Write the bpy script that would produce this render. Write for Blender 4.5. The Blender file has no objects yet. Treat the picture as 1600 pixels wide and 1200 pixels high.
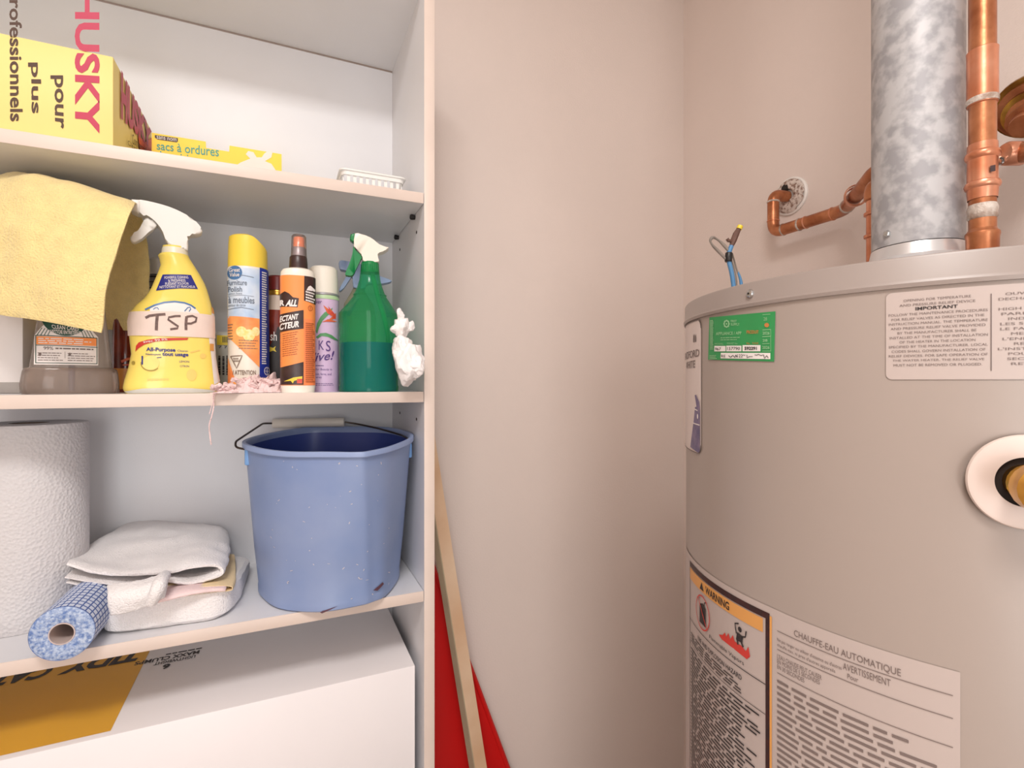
import bpy, bmesh, math, random
from math import sin, cos, pi, sqrt, atan2, hypot, radians
from mathutils import Vector, noise
random.seed(7)
scene = bpy.context.scene
C = scene.collection
# ------------------------------------------------------------------ camera
FP, CX, HY, EYE = 800.0, 800.0, 596.0, 1.30      # focal length and centre in pixels of a 1600x1200 frame, eye height
YAW = radians(24.2)
KZ = 800.0 / 830.0     # depths below were first judged with a slightly longer lens
SN, CS = sin(YAW), cos(YAW)
cam_data = bpy.data.cameras.new('camera')
cam_data.sensor_width = 36.0
cam_data.lens = 36.0 * FP / 1600.0
cam_data.shift_y = -(600.0 - HY) / 1600.0
cam_data.clip_start = 0.01
cam = bpy.data.objects.new('camera', cam_data)
cam.location = (0, 0, EYE)
cam.rotation_euler = (pi / 2, 0, -YAW)
C.objects.link(cam)
scene.camera = cam
# ------------------------------------------------------------------ view, world, lamps
scene.view_settings.view_transform = 'Standard'
scene.view_settings.look = 'None'
scene.view_settings.gamma = 1.0
scene.view_settings.use_curve_mapping = False
scene.view_settings.exposure = -0.42
world = bpy.data.worlds.new('world')
scene.world = world
world.use_nodes = True
bg = world.node_tree.nodes['Background']
bg.inputs[0].default_value = (1.0, 0.975, 0.95, 1)
bg.inputs[1].default_value = 1.1


def area(name, loc, target, size, power, col, size_y=None):
    d = bpy.data.lights.new(name, 'AREA')
    d.energy = power
    d.color = col
    d.size = size
    if size_y:
        d.shape = 'RECTANGLE'
        d.size_y = size_y
    o = bpy.data.objects.new(name, d)
    o.location = loc
    v = Vector(target) - Vector(loc)
    o.rotation_euler = v.to_track_quat('-Z', 'Y').to_euler()
    C.objects.link(o)
    return o


area('ceiling_light', (-0.24, -0.36, 2.37), (-0.20, -0.20, 0.0), 0.45, 23.0, (1.0, 0.975, 0.955), 0.35)
area('fill_light', (-0.26, -1.40, 1.00), (0.15, 0.9, 0.90), 0.6, 17.0, (1.0, 0.985, 0.975), 1.5)  # added fill panel, unseen behind the camera, brightens the lower shelves


# ------------------------------------------------------------------ geometry of the view: a pixel and a plane give a point
def ray(px, py):
    t = (px - CX) / FP
    v = (HY - py) / FP
    return Vector((t * CS + SN, -t * SN + CS, v))


def PT(px, py, zc):
    return Vector((0, 0, EYE)) + ray(px, py) * zc


def PD(px, py, zc):
    return PT(px, py, zc * KZ)


def PY(px, py, Y):
    r = ray(px, py)
    return Vector((0, 0, EYE)) + r * (Y / r.y)


def PX(px, py, X):
    r = ray(px, py)
    return Vector((0, 0, EYE)) + r * (X / r.x)


def PZ(px, py, Z):
    r = ray(px, py)
    return Vector((0, 0, EYE)) + r * ((Z - EYE) / r.z)


# ------------------------------------------------------------------ materials
def lin(c):
    c = c / 255.0
    return c / 12.92 if c <= 0.04045 else ((c + 0.055) / 1.055) ** 2.4


def rgb(c):
    return (lin(c[0]), lin(c[1]), lin(c[2]), 1.0)


MATS = {}


def mat(name, col, rough=0.5, metal=0.0, bump=0.0, bscale=200.0, var=0.06, vscale=6.0, col2=None, coat=0.0, spec=0.5,
        sheen=0.0, kind='noise', vdetail=4.0, sharp=None, trans=0.0):
    if name in MATS:
        return MATS[name]
    m = bpy.data.materials.new(name)
    m.use_nodes = True
    nt = m.node_tree
    b = nt.nodes['Principled BSDF']
    b.inputs['Roughness'].default_value = rough
    b.inputs['Metallic'].default_value = metal
    b.inputs['Coat Weight'].default_value = coat
    b.inputs['Specular IOR Level'].default_value = spec
    b.inputs['Sheen Weight'].default_value = sheen
    b.inputs['Transmission Weight'].default_value = trans
    tc = nt.nodes.new('ShaderNodeTexCoord')
    n = nt.nodes.new('ShaderNodeTexNoise')
    n.inputs['Scale'].default_value = vscale
    n.inputs['Detail'].default_value = vdetail
    nt.links.new(tc.outputs['Object'], n.inputs['Vector'])
    r = nt.nodes.new('ShaderNodeValToRGB')
    c1 = rgb(col)
    if col2 is None:
        k = 1.0 - var
        c2 = (c1[0] * k, c1[1] * k, c1[2] * k, 1)
    else:
        c2 = rgb(col2)
    lo, hi = sharp if sharp else (0.35, 0.65)
    r.color_ramp.elements[0].position = lo
    r.color_ramp.elements[1].position = hi
    r.color_ramp.elements[0].color = c2
    r.color_ramp.elements[1].color = c1
    nt.links.new(n.outputs['Fac'], r.inputs['Fac'])
    nt.links.new(r.outputs['Color'], b.inputs['Base Color'])
    if bump > 0:
        if kind == 'voronoi':
            t = nt.nodes.new('ShaderNodeTexVoronoi')
            t.inputs['Scale'].default_value = bscale
            out = t.outputs['Distance']
        else:
            t = nt.nodes.new('ShaderNodeTexNoise')
            t.inputs['Scale'].default_value = bscale
            t.inputs['Detail'].default_value = 3.0
            out = t.outputs['Fac']
        nt.links.new(tc.outputs['Object'], t.inputs['Vector'])
        bn = nt.nodes.new('ShaderNodeBump')
        bn.inputs['Strength'].default_value = bump
        bn.inputs['Distance'].default_value = 0.002
        nt.links.new(out, bn.inputs['Height'])
        nt.links.new(bn.outputs['Normal'], b.inputs['Normal'])
    MATS[name] = m
    return m


def clear_mat(name, tint, body, opacity=0.3, gloss=0.12, rough=0.08):
    """thin-walled translucent plastic: tinted see-through, a little milky body, a glossy skin"""
    m = bpy.data.materials.new(name)
    m.use_nodes = True
    nt = m.node_tree
    nt.nodes.clear()
    out = nt.nodes.new('ShaderNodeOutputMaterial')
    tr = nt.nodes.new('ShaderNodeBsdfTransparent')
    tr.inputs[0].default_value = rgb(tint)
    tl = nt.nodes.new('ShaderNodeBsdfTranslucent')
    tl.inputs[0].default_value = rgb(body)
    df = nt.nodes.new('ShaderNodeBsdfDiffuse')
    df.inputs[0].default_value = rgb(body)
    gl = nt.nodes.new('ShaderNodeBsdfGlossy')
    gl.inputs['Roughness'].default_value = rough
    a = nt.nodes.new('ShaderNodeMixShader')
    a.inputs[0].default_value = 0.5
    nt.links.new(tl.outputs[0], a.inputs[1])
    nt.links.new(df.outputs[0], a.inputs[2])
    b = nt.nodes.new('ShaderNodeMixShader')
    b.inputs[0].default_value = opacity
    nt.links.new(tr.outputs[0], b.inputs[1])
    nt.links.new(a.outputs[0], b.inputs[2])
    fr = nt.nodes.new('ShaderNodeFresnel')
    fr.inputs[0].default_value = 1.35
    mx = nt.nodes.new('ShaderNodeMath')
    mx.operation = 'MULTIPLY'
    mx.inputs[1].default_value = gloss / 0.1
    mx.use_clamp = True
    nt.links.new(fr.outputs[0], mx.inputs[0])
    c = nt.nodes.new('ShaderNodeMixShader')
    nt.links.new(mx.outputs[0], c.inputs[0])
    nt.links.new(b.outputs[0], c.inputs[1])
    nt.links.new(gl.outputs[0], c.inputs[2])
    nt.links.new(c.outputs[0], out.inputs[0])
    return m


# ------------------------------------------------------------------ building objects
ROOT = {}


def thing(name, loc, label, cat, group=None):
    o = bpy.data.objects.new(name, None)
    o.empty_display_size = 0.02
    o.location = loc
    o['label'] = label
    o['category'] = cat
    if group:
        o['group'] = group
    C.objects.link(o)
    ROOT[o.name] = Vector(loc)
    return o


def part(name, vf, m, parent=None, label=None, sharp=35, kind=None, flat=False):
    verts, faces = vf
    org = Vector((0, 0, 0))
    if parent is not None:
        org = ROOT[parent.name]
    me = bpy.data.meshes.new(name)
    me.from_pydata([tuple(Vector(v) - org) for v in verts], [], faces)
    me.update()
    bm = bmesh.new()
    bm.from_mesh(me)
    bmesh.ops.remove_doubles(bm, verts=bm.verts, dist=1e-6)
    if kind != 'decal':
        bmesh.ops.recalc_face_normals(bm, faces=bm.faces)
    bm.to_mesh(me)
    bm.free()
    if not flat:
        for p in me.polygons:
            p.use_smooth = True
        me.set_sharp_from_angle(angle=radians(sharp))
    me.materials.append(m)
    o = bpy.data.objects.new(name, me)
    C.objects.link(o)
    if parent is not None:
        o.parent = parent
    ROOT[o.name] = org
    if label:
        o['label'] = label
    return o


def structure(name, vf, m, label=None):
    o = part(name, vf, m, None, None, flat=True)
    o['kind'] = 'structure'
    return o


def join(*vfs):
    V, F = [], []
    for v, f in vfs:
        k = len(V)
        V += list(v)
        F += [tuple(i + k for i in q) for q in f]
    return V, F


def box(x0, x1, y0, y1, z0, z1, bev=0.0):
    if bev <= 0:
        v = [(x, y, z) for z in (z0, z1) for y in (y0, y1) for x in (x0, x1)]
        f = [(0, 2, 3, 1), (4, 5, 7, 6), (0, 1, 5, 4), (2, 6, 7, 3), (0, 4, 6, 2), (1, 3, 7, 5)]
        return v, f
    bm = bmesh.new()
    vs = [bm.verts.new((x, y, z)) for z in (z0, z1) for y in (y0, y1) for x in (x0, x1)]
    for q in [(0, 2, 3, 1), (4, 5, 7, 6), (0, 1, 5, 4), (2, 6, 7, 3), (0, 4, 6, 2), (1, 3, 7, 5)]:
        bm.faces.new([vs[i] for i in q])
    bmesh.ops.bevel(bm, geom=bm.edges[:], offset=bev, segments=2, affect='EDGES', profile=0.5)
    return bm_vf(bm)


def bm_vf(bm):
    bm.verts.index_update()
    v = [x.co.copy() for x in bm.verts]
    f = [tuple(x.index for x in q.verts) for q in bm.faces]
    bm.free()
    return v, f


def lathe(prof, centre, axis=(0, 0, 1), n=40, cap0=True, cap1=True):
    """prof: (distance along axis, radius)"""
    a = Vector(axis).normalized()
    u = a.orthogonal().normalized()
    w = a.cross(u)
    c = Vector(centre)
    V, F = [], []
    for s, r in prof:
        for i in range(n):
            t = 2 * pi * i / n
            V.append(c + a * s + (u * cos(t) + w * sin(t)) * r)
    for k in range(len(prof) - 1):
        for i in range(n):
            j = (i + 1) % n
            F.append((k * n + i, k * n + j, (k + 1) * n + j, (k + 1) * n + i))
    if cap0:
        F.append(tuple(range(n - 1, -1, -1)))
    if cap1:
        k = (len(prof) - 1) * n
        F.append(tuple(range(k, k + n)))
    return V, F


def spline(pts, per=8):
    P = [Vector(p) for p in pts]
    out = []
    for i in range(len(P) - 1):
        p0 = P[max(i - 1, 0)]
        p1, p2 = P[i], P[i + 1]
        p3 = P[min(i + 2, len(P) - 1)]
        for k in range(per):
            t = k / per
            out.append(0.5 * ((2 * p1) + (-p0 + p2) * t + (2 * p0 - 5 * p1 + 4 * p2 - p3) * t * t + (-p0 + 3 * p1 - 3 * p2 + p3) * t ** 3))
    out.append(P[-1])
    return out


def rounded(pts, rad=0.02, seg=6):
    """a polyline with its corners turned into arcs"""
    P = [Vector(p) for p in pts]
    out = [P[0]]
    for i in range(1, len(P) - 1):
        a, b, c = P[i - 1], P[i], P[i + 1]
        d = min(rad, (a - b).length * 0.49, (c - b).length * 0.49)
        s, e = b + (a - b).normalized() * d, b + (c - b).normalized() * d
        for k in range(seg + 1):
            t = k / seg
            out.append(s * (1 - t) ** 2 + b * 2 * t * (1 - t) + e * t * t)
    out.append(P[-1])
    return out


def tube(pts, r, n=14, cap=True):
    P = [Vector(p) for p in pts]
    V, F = [], []
    u = None
    for i, p in enumerate(P):
        d = (P[min(i + 1, len(P) - 1)] - P[max(i - 1, 0)]).normalized()
        if u is None:
            u = d.orthogonal().normalized()
        u = (u - d * u.dot(d)).normalized()
        w = d.cross(u)
        rr = r(i / (len(P) - 1)) if callable(r) else r
        for k in range(n):
            t = 2 * pi * k / n
            V.append(p + (u * cos(t) + w * sin(t)) * rr)
    for i in range(len(P) - 1):
        for k in range(n):
            j = (k + 1) % n
            F.append((i * n + k, i * n + j, (i + 1) * n + j, (i + 1) * n + k))
    if cap:
        F.append(tuple(range(n - 1, -1, -1)))
        q = (len(P) - 1) * n
        F.append(tuple(range(q, q + n)))
    return V, F


def ringband(pts, i_frac, r, wid, n=16):
    """a short collar round a polyline at a fraction of its length"""
    P = [Vector(p) for p in pts]
    L = [0]
    for i in range(1, len(P)):
        L.append(L[-1] + (P[i] - P[i - 1]).length)
    s = i_frac * L[-1]
    k = max(j for j in range(len(L)) if L[j] <= s + 1e-9)
    k = min(k, len(P) - 2)
    d = (P[k + 1] - P[k]).normalized()
    c = P[k] + d * (s - L[k])
    h = wid / 2
    return lathe([(-h, r * 0.98), (-h * 0.5, r * 1.07), (h * 0.5, r * 1.07), (h, r * 0.98)], c, d, n, False, False)


# ------------------------------------------------------------------ flat print laid on a surface
def fine(bm, maxlen):
    bmesh.ops.triangulate(bm, faces=bm.faces[:])
    for _ in range(7):
        es = [e for e in bm.edges if e.calc_length() > maxlen]
        if not es:
            break
        bmesh.ops.subdivide_edges(bm, edges=es, cuts=1)
        bmesh.ops.triangulate(bm, faces=[f for f in bm.faces if len(f.verts) > 3])
    return bm


def poly2(*polys, maxlen=8.0):
    bm = bmesh.new()
    for p in polys:
        bm.faces.new([bm.verts.new((a, b, 0)) for a, b in p])
    return bm_vf(fine(bm, maxlen))


TXT = {}


def text2(s, bold=0.0, shear=0.0):
    k = (s, bold, shear)
    if k not in TXT:
        c = bpy.data.curves.new('lettering', 'FONT')
        c.body = s
        c.size = 1
        c.resolution_u = 3
        c.offset = bold
        c.shear = shear
        o = bpy.data.objects.new('lettering', c)
        m = o.to_mesh()
        v = [(p.co.x, p.co.y) for p in m.vertices]
        f = [tuple(p.vertices) for p in m.polygons]
        o.to_mesh_clear()
        bpy.data.objects.remove(o)
        bpy.data.curves.remove(c)
        TXT[k] = (v, f)
    return TXT[k]


def textq(s, q, bold=0.0, shear=0.0, maxlen=None):
    """lettering fitted into the quad q = lower left, lower right, upper right, upper left (any 2-D frame)"""
    v, f = text2(s, bold, shear)
    x0, x1 = min(a for a, b in v), max(a for a, b in v)
    y0, y1 = min(b for a, b in v), max(b for a, b in v)
    out = []
    for a, b in v:
        u, w = (a - x0) / (x1 - x0), (b - y0) / (y1 - y0)
        out.append(tuple((1 - u) * (1 - w) * q[0][i] + u * (1 - w) * q[1][i] + u * w * q[2][i] + (1 - u) * w * q[3][i] for i in (0, 1)))
    vf = ([(a, b, 0) for a, b in out], f)
    if maxlen:
        bm = bmesh.new()
        vs = [bm.verts.new(p) for p in vf[0]]
        for p in vf[1]:
            try:
                bm.faces.new([vs[i] for i in p])
            except ValueError:
                pass
        vf = bm_vf(fine(bm, maxlen))
    return vf


def R(x0, y0, x1, y1):
    """quad of an upright pixel rectangle, top left and bottom right given"""
    return [(x0, y1), (x1, y1), (x1, y0), (x0, y0)]


def bars(q, n, fill=0.5, seed=1, words=True):
    """n lines of small print too tiny to read, as word-long dashes inside quad q"""
    rnd = random.Random(seed)
    P = []
    for k in range(n):
        w0, w1 = (k + 0.5 - fill / 2) / n, (k + 0.5 + fill / 2) / n
        u = 0.0
        end = rnd.uniform(0.75, 1.0)
        while u < end - 0.03:
            l = rnd.uniform(0.06, 0.2) if words else end
            e = min(u + l, end)
            c = []
            for uu, ww in ((u, w0), (e, w0), (e, w1), (u, w1)):
                c.append(tuple((1 - uu) * (1 - ww) * q[0][i] + uu * (1 - ww) * q[1][i] + uu * ww * q[2][i] + (1 - uu) * ww * q[3][i] for i in (0, 1)))
            P.append(c)
            u = e + 0.025
    return poly2(*P, maxlen=1e9)


def stroke2(pts, w):
    """a brush stroke along a 2-D polyline"""
    P = [Vector((a, b)) for a, b in pts]
    Q = []
    for a, b in zip(P, P[1:]):
        n = max(1, min(60, math.ceil((b - a).length / (4 * w))))
        Q += [a.lerp(b, k / n) for k in range(n)]
    P = Q + [P[-1]]
    V, F = [], []
    for i, p in enumerate(P):
        d = (P[min(i + 1, len(P) - 1)] - P[max(i - 1, 0)]).normalized()
        nrm = Vector((-d.y, d.x)) * w / 2
        V += [(p.x + nrm.x, p.y + nrm.y, 0), (p.x - nrm.x, p.y - nrm.y, 0)]
    for i in range(len(P) - 1):
        F.append((2 * i, 2 * i + 1, 2 * i + 3, 2 * i + 2))
    return V, F


def arc2(cx, cy, rx, ry, a0=0, a1=360, n=24):
    return [(cx + rx * cos(radians(a0 + (a1 - a0) * i / n)), cy + ry * sin(radians(a0 + (a1 - a0) * i / n))) for i in range(n + 1)]


def ell2(cx, cy, rx, ry, n=24, maxlen=8.0):
    return poly2(arc2(cx, cy, rx, ry, n=n)[:-1], maxlen=maxlen)


def lay(S, vf, eps):
    """lay a flat 2-D mesh on a surface, eps proud of it"""
    return [S(v[0], v[1], eps) for v in vf[0]], vf[1]


def decal(name, S, vfs, m, parent, eps=0.0006, label=None, kind=None):
    if isinstance(vfs, tuple):
        vfs = [vfs]
    o = part(name, join(*[lay(S, v, eps) for v in vfs]), m, parent, label, kind='decal')
    if kind:
        o['kind'] = kind
    return o


# ------------------------------------------------------------------ bottles: stacked sections read off the photograph
class Turned:
    def __init__(s, px, zc, zbase):
        zc *= KZ
        s.px, s.zc, s.zb = px, zc, zbase
        s.t = (px - CX) / FP
        s.k = zc / FP
        s.q = sqrt(1 + s.t * s.t)
        s.c = PT(px, HY, zc)
        f = Vector((-(s.t * CS + SN), -(-s.t * SN + CS), 0))
        s.n = f.normalized()
        s.r = Vector((-s.n.y, s.n.x, 0))
        s.base = Vector((s.c.x, s.c.y, zbase))

    def z(s, py):
        return max(EYE + (HY - py) * s.k, s.zb)

    def x(s, px):
        return (px - s.px) * s.k / s.q

    def loft(s, secs, n=40, cap0=True, cap1=True, back=0.0):
        """secs: (py, left px, right px, depth/width, exponent)"""
        V, F = [], []
        for py, l, r, dr, p in secs:
            cx, hw = s.x((l + r) / 2), (r - l) / 2 * s.k / s.q
            for i in range(n):
                t = 2 * pi * i / n
                a, b = cos(t), sin(t)
                a = math.copysign(abs(a) ** (2 / p), a)
                b = math.copysign(abs(b) ** (2 / p), b)
                v = s.c + s.r * (cx + a * hw) + s.n * (b * hw * dr - back)
                V.append(Vector((v.x, v.y, s.z(py))))
        for k in range(len(secs) - 1):
            for i in range(n):
                j = (i + 1) % n
                F.append((k * n + i, k * n + j, (k + 1) * n + j, (k + 1) * n + i))
        if cap0:
            F.append(tuple(range(n - 1, -1, -1)))
        if cap1:
            k = (len(secs) - 1) * n
            F.append(tuple(range(k, k + n)))
        return V, F

    def skin(s, secs):
        """function (px, py, eps) -> point on the front of the lofted sections"""
        S = sorted(secs, key=lambda a: -a[0])

        def at(px, py, eps):
            y = min(max(py, S[-1][0]), S[0][0])
            for a, b in zip(S, S[1:]):
                if a[0] >= y >= b[0]:
                    w = 0 if a[0] == b[0] else (a[0] - y) / (a[0] - b[0])
                    l, r, dr, p = [a[i] * (1 - w) + b[i] * w for i in (1, 2, 3, 4)]
                    break
            hw = (r - l) / 2 * s.k / s.q
            cx = s.x((l + r) / 2)
            x = s.x(px)
            u = max(-0.998, min(0.998, (x - cx) / hw))
            d = hw * dr * (1 - abs(u) ** p) ** (1 / p)
            nr = s.r * (math.copysign(abs(u) ** (p - 1), u)) + s.n * ((d / (hw * dr)) ** (p - 1)) / dr
            nr.normalize()
            v = s.c + s.r * (cx + u * hw) + s.n * d + nr * eps
            return Vector((v.x, v.y, s.z(py)))
        return at

    def prism(s, outline, half, bev=0.002, shift=0.0, seg=3):
        bm = bmesh.new()
        fr, bk = [], []
        for px, py in outline:
            p = s.c + s.r * s.x(px)
            z = EYE + (HY - py) * s.k
            a = p + s.n * (half + shift)
            b = p - s.n * (half - shift)
            fr.append(bm.verts.new((a.x, a.y, z)))
            bk.append(bm.verts.new((b.x, b.y, z)))
        n = len(outline)
        f1 = bm.faces.new(fr)
        f2 = bm.faces.new(bk[::-1])
        for i in range(n):
            bm.faces.new((fr[i], bk[i], bk[(i + 1) % n], fr[(i + 1) % n]))
        if bev > 0:
            es = list(set(list(f1.edges) + list(f2.edges)))
            bmesh.ops.bevel(bm, geom=es, offset=bev, segments=seg, affect='EDGES', profile=0.5, clamp_overlap=True)
        bmesh.ops.triangulate(bm, faces=[f for f in bm.faces if len(f.verts) > 4])
        return bm_vf(bm)

    def at(s, px, py, fwd=0.0):
        p = s.c + s.r * s.x(px) + s.n * fwd
        return Vector((p.x, p.y, EYE + (HY - py) * s.k))


def smooth2(pts, per=4, closed=True):
    P = [Vector((a, b)) for a, b in pts]
    n = len(P)
    out = []
    for i in range(n):
        p0, p1, p2, p3 = P[i - 1], P[i], P[(i + 1) % n], P[(i + 2) % n]
        for k in range(per):
            t = k / per
            q = 0.5 * ((2 * p1) + (-p0 + p2) * t + (2 * p0 - 5 * p1 + 4 * p2 - p3) * t * t + (-p0 + 3 * p1 - 3 * p2 + p3) * t ** 3)
            out.append((q.x, q.y))
    return out


def sheet(rows, per=8, thick=0.004, amp=0.0, freq=30.0, seed=0.0):
    """cloth: a grid of 3-D control rows smoothed both ways, given thickness and a rumple"""
    rows = [spline(r, per) for r in rows]
    n = len(rows[0])
    cols = [spline([r[i] for r in rows], per) for i in range(n)]
    m = len(cols[0])
    G = [[cols[i][j].copy() for i in range(n)] for j in range(m)]
    N = [[None] * n for _ in range(m)]
    for j in range(m):
        for i in range(n):
            a = G[j][min(i + 1, n - 1)] - G[j][max(i - 1, 0)]
            b = G[min(j + 1, m - 1)][i] - G[max(j - 1, 0)][i]
            c = a.cross(b)
            N[j][i] = c.normalized() if c.length > 1e-12 else Vector((0, 0, 1))
    V, F = [], []
    for side in (0.5, -0.5):
        for j in range(m):
            for i in range(n):
                p = G[j][i]
                w = noise.noise(p * freq + Vector((seed, seed, seed))) * amp
                e = min(i, n - 1 - i, j, m - 1 - j)
                th = thick * (0.35 if e == 0 else 0.8 if e == 1 else 1.0)
                w2 = noise.noise(p * 260 + Vector((side * 9, 0, 0))) * thick * 0.10
                V.append(p + N[j][i] * (side * th + w + w2))
    o = m * n
    for j in range(m - 1):
        for i in range(n - 1):
            F.append((j * n + i, j * n + i + 1, (j + 1) * n + i + 1, (j + 1) * n + i))
            F.append((o + j * n + i, o + (j + 1) * n + i, o + (j + 1) * n + i + 1, o + j * n + i + 1))
    for i in range(n - 1):
        F.append((i, o + i, o + i + 1, i + 1))
        q = (m - 1) * n
        F.append((q + i, q + i + 1, o + q + i + 1, o + q + i))
    for j in range(m - 1):
        F.append((j * n, (j + 1) * n, o + (j + 1) * n, o + j * n))
        q = n - 1
        F.append((j * n + q, o + j * n + q, o + (j + 1) * n + q, (j + 1) * n + q))
    return V, F


def pad(corners, z0, z1, amp=0.003, seed=0.0, nx=28, ny=20, nz=8, rnd=3.2, freq=22.0):
    """a soft folded block on a four-cornered footprint (front left, front right, back right, back left)"""
    c = [Vector((p[0], p[1], 0)) for p in corners]
    V, F = [], []
    nu = 2 * (nx + ny)
    ring = []
    for i in range(nx):
        ring.append((-1 + 2 * i / nx, -1))
    for i in range(ny):
        ring.append((1, -1 + 2 * i / ny))
    for i in range(nx):
        ring.append((1 - 2 * i / nx, 1))
    for i in range(ny):
        ring.append((-1, 1 - 2 * i / ny))

    def plan(u, v):
        a, b = (u + 1) / 2, (v + 1) / 2
        return (c[0] * (1 - a) + c[1] * a) * (1 - b) + (c[3] * (1 - a) + c[2] * a) * b

    def zz(u, v):
        if callable(z1):
            return z1((u + 1) / 2, (v + 1) / 2)
        return z1
    rows = []
    fr = [0.0, 0.3, 0.55, 0.75, 0.88, 0.95, 0.985]
    lev = []
    for k in range(nz + 1):
        w = k / nz
        s = (1 - abs(2 * w - 1) ** rnd) ** (1 / rnd)
        lev.append((w, 0.93 + 0.07 * s))
    for w, s in lev:
        r = []
        for u, v in ring:
            k = (abs(u) ** 6 + abs(v) ** 6) ** (1 / 6)
            uu, vv = u / k * s, v / k * s
            p = plan(uu, vv)
            r.append(Vector((p.x, p.y, z0 + (zz(uu, vv) - z0) * w)))
        rows.append(r)
    s0 = lev[-1][1]
    for q in (0.85, 0.65, 0.4, 0.15):
        r = []
        for u, v in ring:
            k = (abs(u) ** 6 + abs(v) ** 6) ** (1 / 6)
            uu, vv = u / k * s0 * q, v / k * s0 * q
            p = plan(uu, vv)
            r.append(Vector((p.x, p.y, zz(uu, vv))))
        rows.append(r)
    for r in rows:
        for p in r:
            d = Vector((noise.noise(p * freq + Vector((seed, 0, 3))), noise.noise(p * freq + Vector((seed, 7, 0))), noise.noise(p * freq + Vector((1, seed, 9)))))
            d2 = Vector((noise.noise(p * 240), noise.noise(p * 240 + Vector((5, 5, 5))), noise.noise(p * 240 + Vector((9, 2, 1))))) * 0.0007
            q = p + d * amp + d2
            q.z = max(q.z, z0)
            V.append(q)
    for k in range(len(rows) - 1):
        for i in range(nu):
            j = (i + 1) % nu
            F.append((k * nu + i, k * nu + j, (k + 1) * nu + j, (k + 1) * nu + i))
    F.append(tuple(range(nu - 1, -1, -1)))
    k = (len(rows) - 1) * nu
    F.append(tuple(range(k, k + nu)))
    return V, F


def lump(c, rx, ry, rz, seed, sub=4, amp=0.35, freq=1.6, ridged=True, fine_amp=0.1):
    bm = bmesh.new()
    bmesh.ops.create_icosphere(bm, subdivisions=sub, radius=1.0)
    o = Vector((seed, seed * 2.3, seed * 0.7))
    for v in bm.verts:
        d = v.co.normalized()
        a = noise.noise(d * freq + o)
        if ridged:
            a = 1 - 2.2 * abs(noise.noise(d * freq * 1.6 + o)) + 0.5 * a
            a -= 0.6
        b = abs(noise.noise(d * freq * 4 + o)) * 2 - 0.5
        s = 1 + amp * a + fine_amp * b
        v.co = Vector((d.x * rx * s, d.y * ry * s, d.z * rz * s)) + Vector(c)
    return bm_vf(bm)

# ================================================================== colours used all over
M_WALL = mat('wall_paint', (230, 215, 206), 0.6, bump=0.2, bscale=260, var=0.04, vscale=3)
M_CEIL = mat('ceiling_paint', (238, 234, 230), 0.8, bump=0.3, bscale=90, var=0.03)
M_FLOOR = mat('floor_vinyl', (170, 150, 132), 0.45, var=0.25, vscale=9, bump=0.1, bscale=80)
M_TRIM = mat('white_trim', (236, 230, 224), 0.4, var=0.03)
M_MEL = mat('white_melamine', (231, 230, 232), 0.38, var=0.03, vscale=8, bump=0.05, bscale=500)
M_EDGE = mat('beige_edge_tape', (226, 208, 196), 0.42, var=0.05, vscale=14)
M_HOLE = mat('dark_hole', (40, 30, 26), 0.9)
M_BLACK = mat('black_plastic', (28, 24, 24), 0.4)
M_WHITE = mat('white_plastic', (240, 236, 230), 0.32, var=0.03)
M_INK = mat('black_ink', (38, 30, 30), 0.5)
M_GREYINK = mat('grey_ink', (120, 105, 100), 0.5)
M_PAPER = mat('white_print', (240, 232, 228), 0.45, var=0.02)

# ================================================================== bookcase frame of reference
P0 = PT(663.0, HY, 0.80)
X0, Y0 = P0.x, P0.y                 # inner right front corner
TH = 0.0165
XL = X0 - 0.745                     # inner left
YB = Y0 + 0.252                     # inner back
YW = YB + 0.012                     # room's back wall
XW = PY(1068, HY, YW).x             # room's right wall
XWL = XL - 0.10
YF = -1.55                          # front wall of the room, behind the camera
ZC = 2.40
Z_TOP, Z_MID, Z_LOW = EYE + 0.295, EYE - 0.016, EYE - 0.328      # upper faces of the three shelves in view

# ------------------------------------------------------------------ the room
structure('wall_back', box(XWL - 0.1, XW + 0.1, YW, YW + 0.1, 0, ZC), M_WALL)
structure('wall_right', box(XW, XW + 0.1, YF - 0.1, YW, 0, ZC), M_WALL)
structure('wall_left', box(XWL - 0.1, XWL, YF - 0.1, YW, 0, ZC), M_WALL)
structure('floor', box(XWL - 0.1, XW + 0.1, YF - 0.1, YW + 0.1, -0.06, 0), M_FLOOR)
structure('ceiling', box(XWL - 0.1, XW + 0.1, YF - 0.1, YW + 0.1, ZC, ZC + 0.06), M_CEIL)
structure('baseboard_back', box(X0 + TH + 0.001, XW - 0.013, YW - 0.012, YW, 0.0, 0.09), M_TRIM)
structure('baseboard_right', box(XW - 0.012, XW, YF, YW, 0.0, 0.09), M_TRIM)

# ------------------------------------------------------------------ bookcase
bc = thing('bookcase', (X0 - 0.36, Y0 + 0.12, 0), 'tall white melamine bookcase with pale beige front edges against the back wall', 'bookcase')


def board(name, x0, x1, y0, y1, z0, z1, face='y', label=None):
    """melamine board with its taped front edge as a sub-part"""
    o = part(name, box(x0, x1, y0 + 0.0012, y1, z0, z1), M_MEL, bc, label, flat=True)
    part('edge_tape', box(x0, x1, y0, y0 + 0.0012, z0, z1, 0.0004), M_EDGE, o)
    return o


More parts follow.
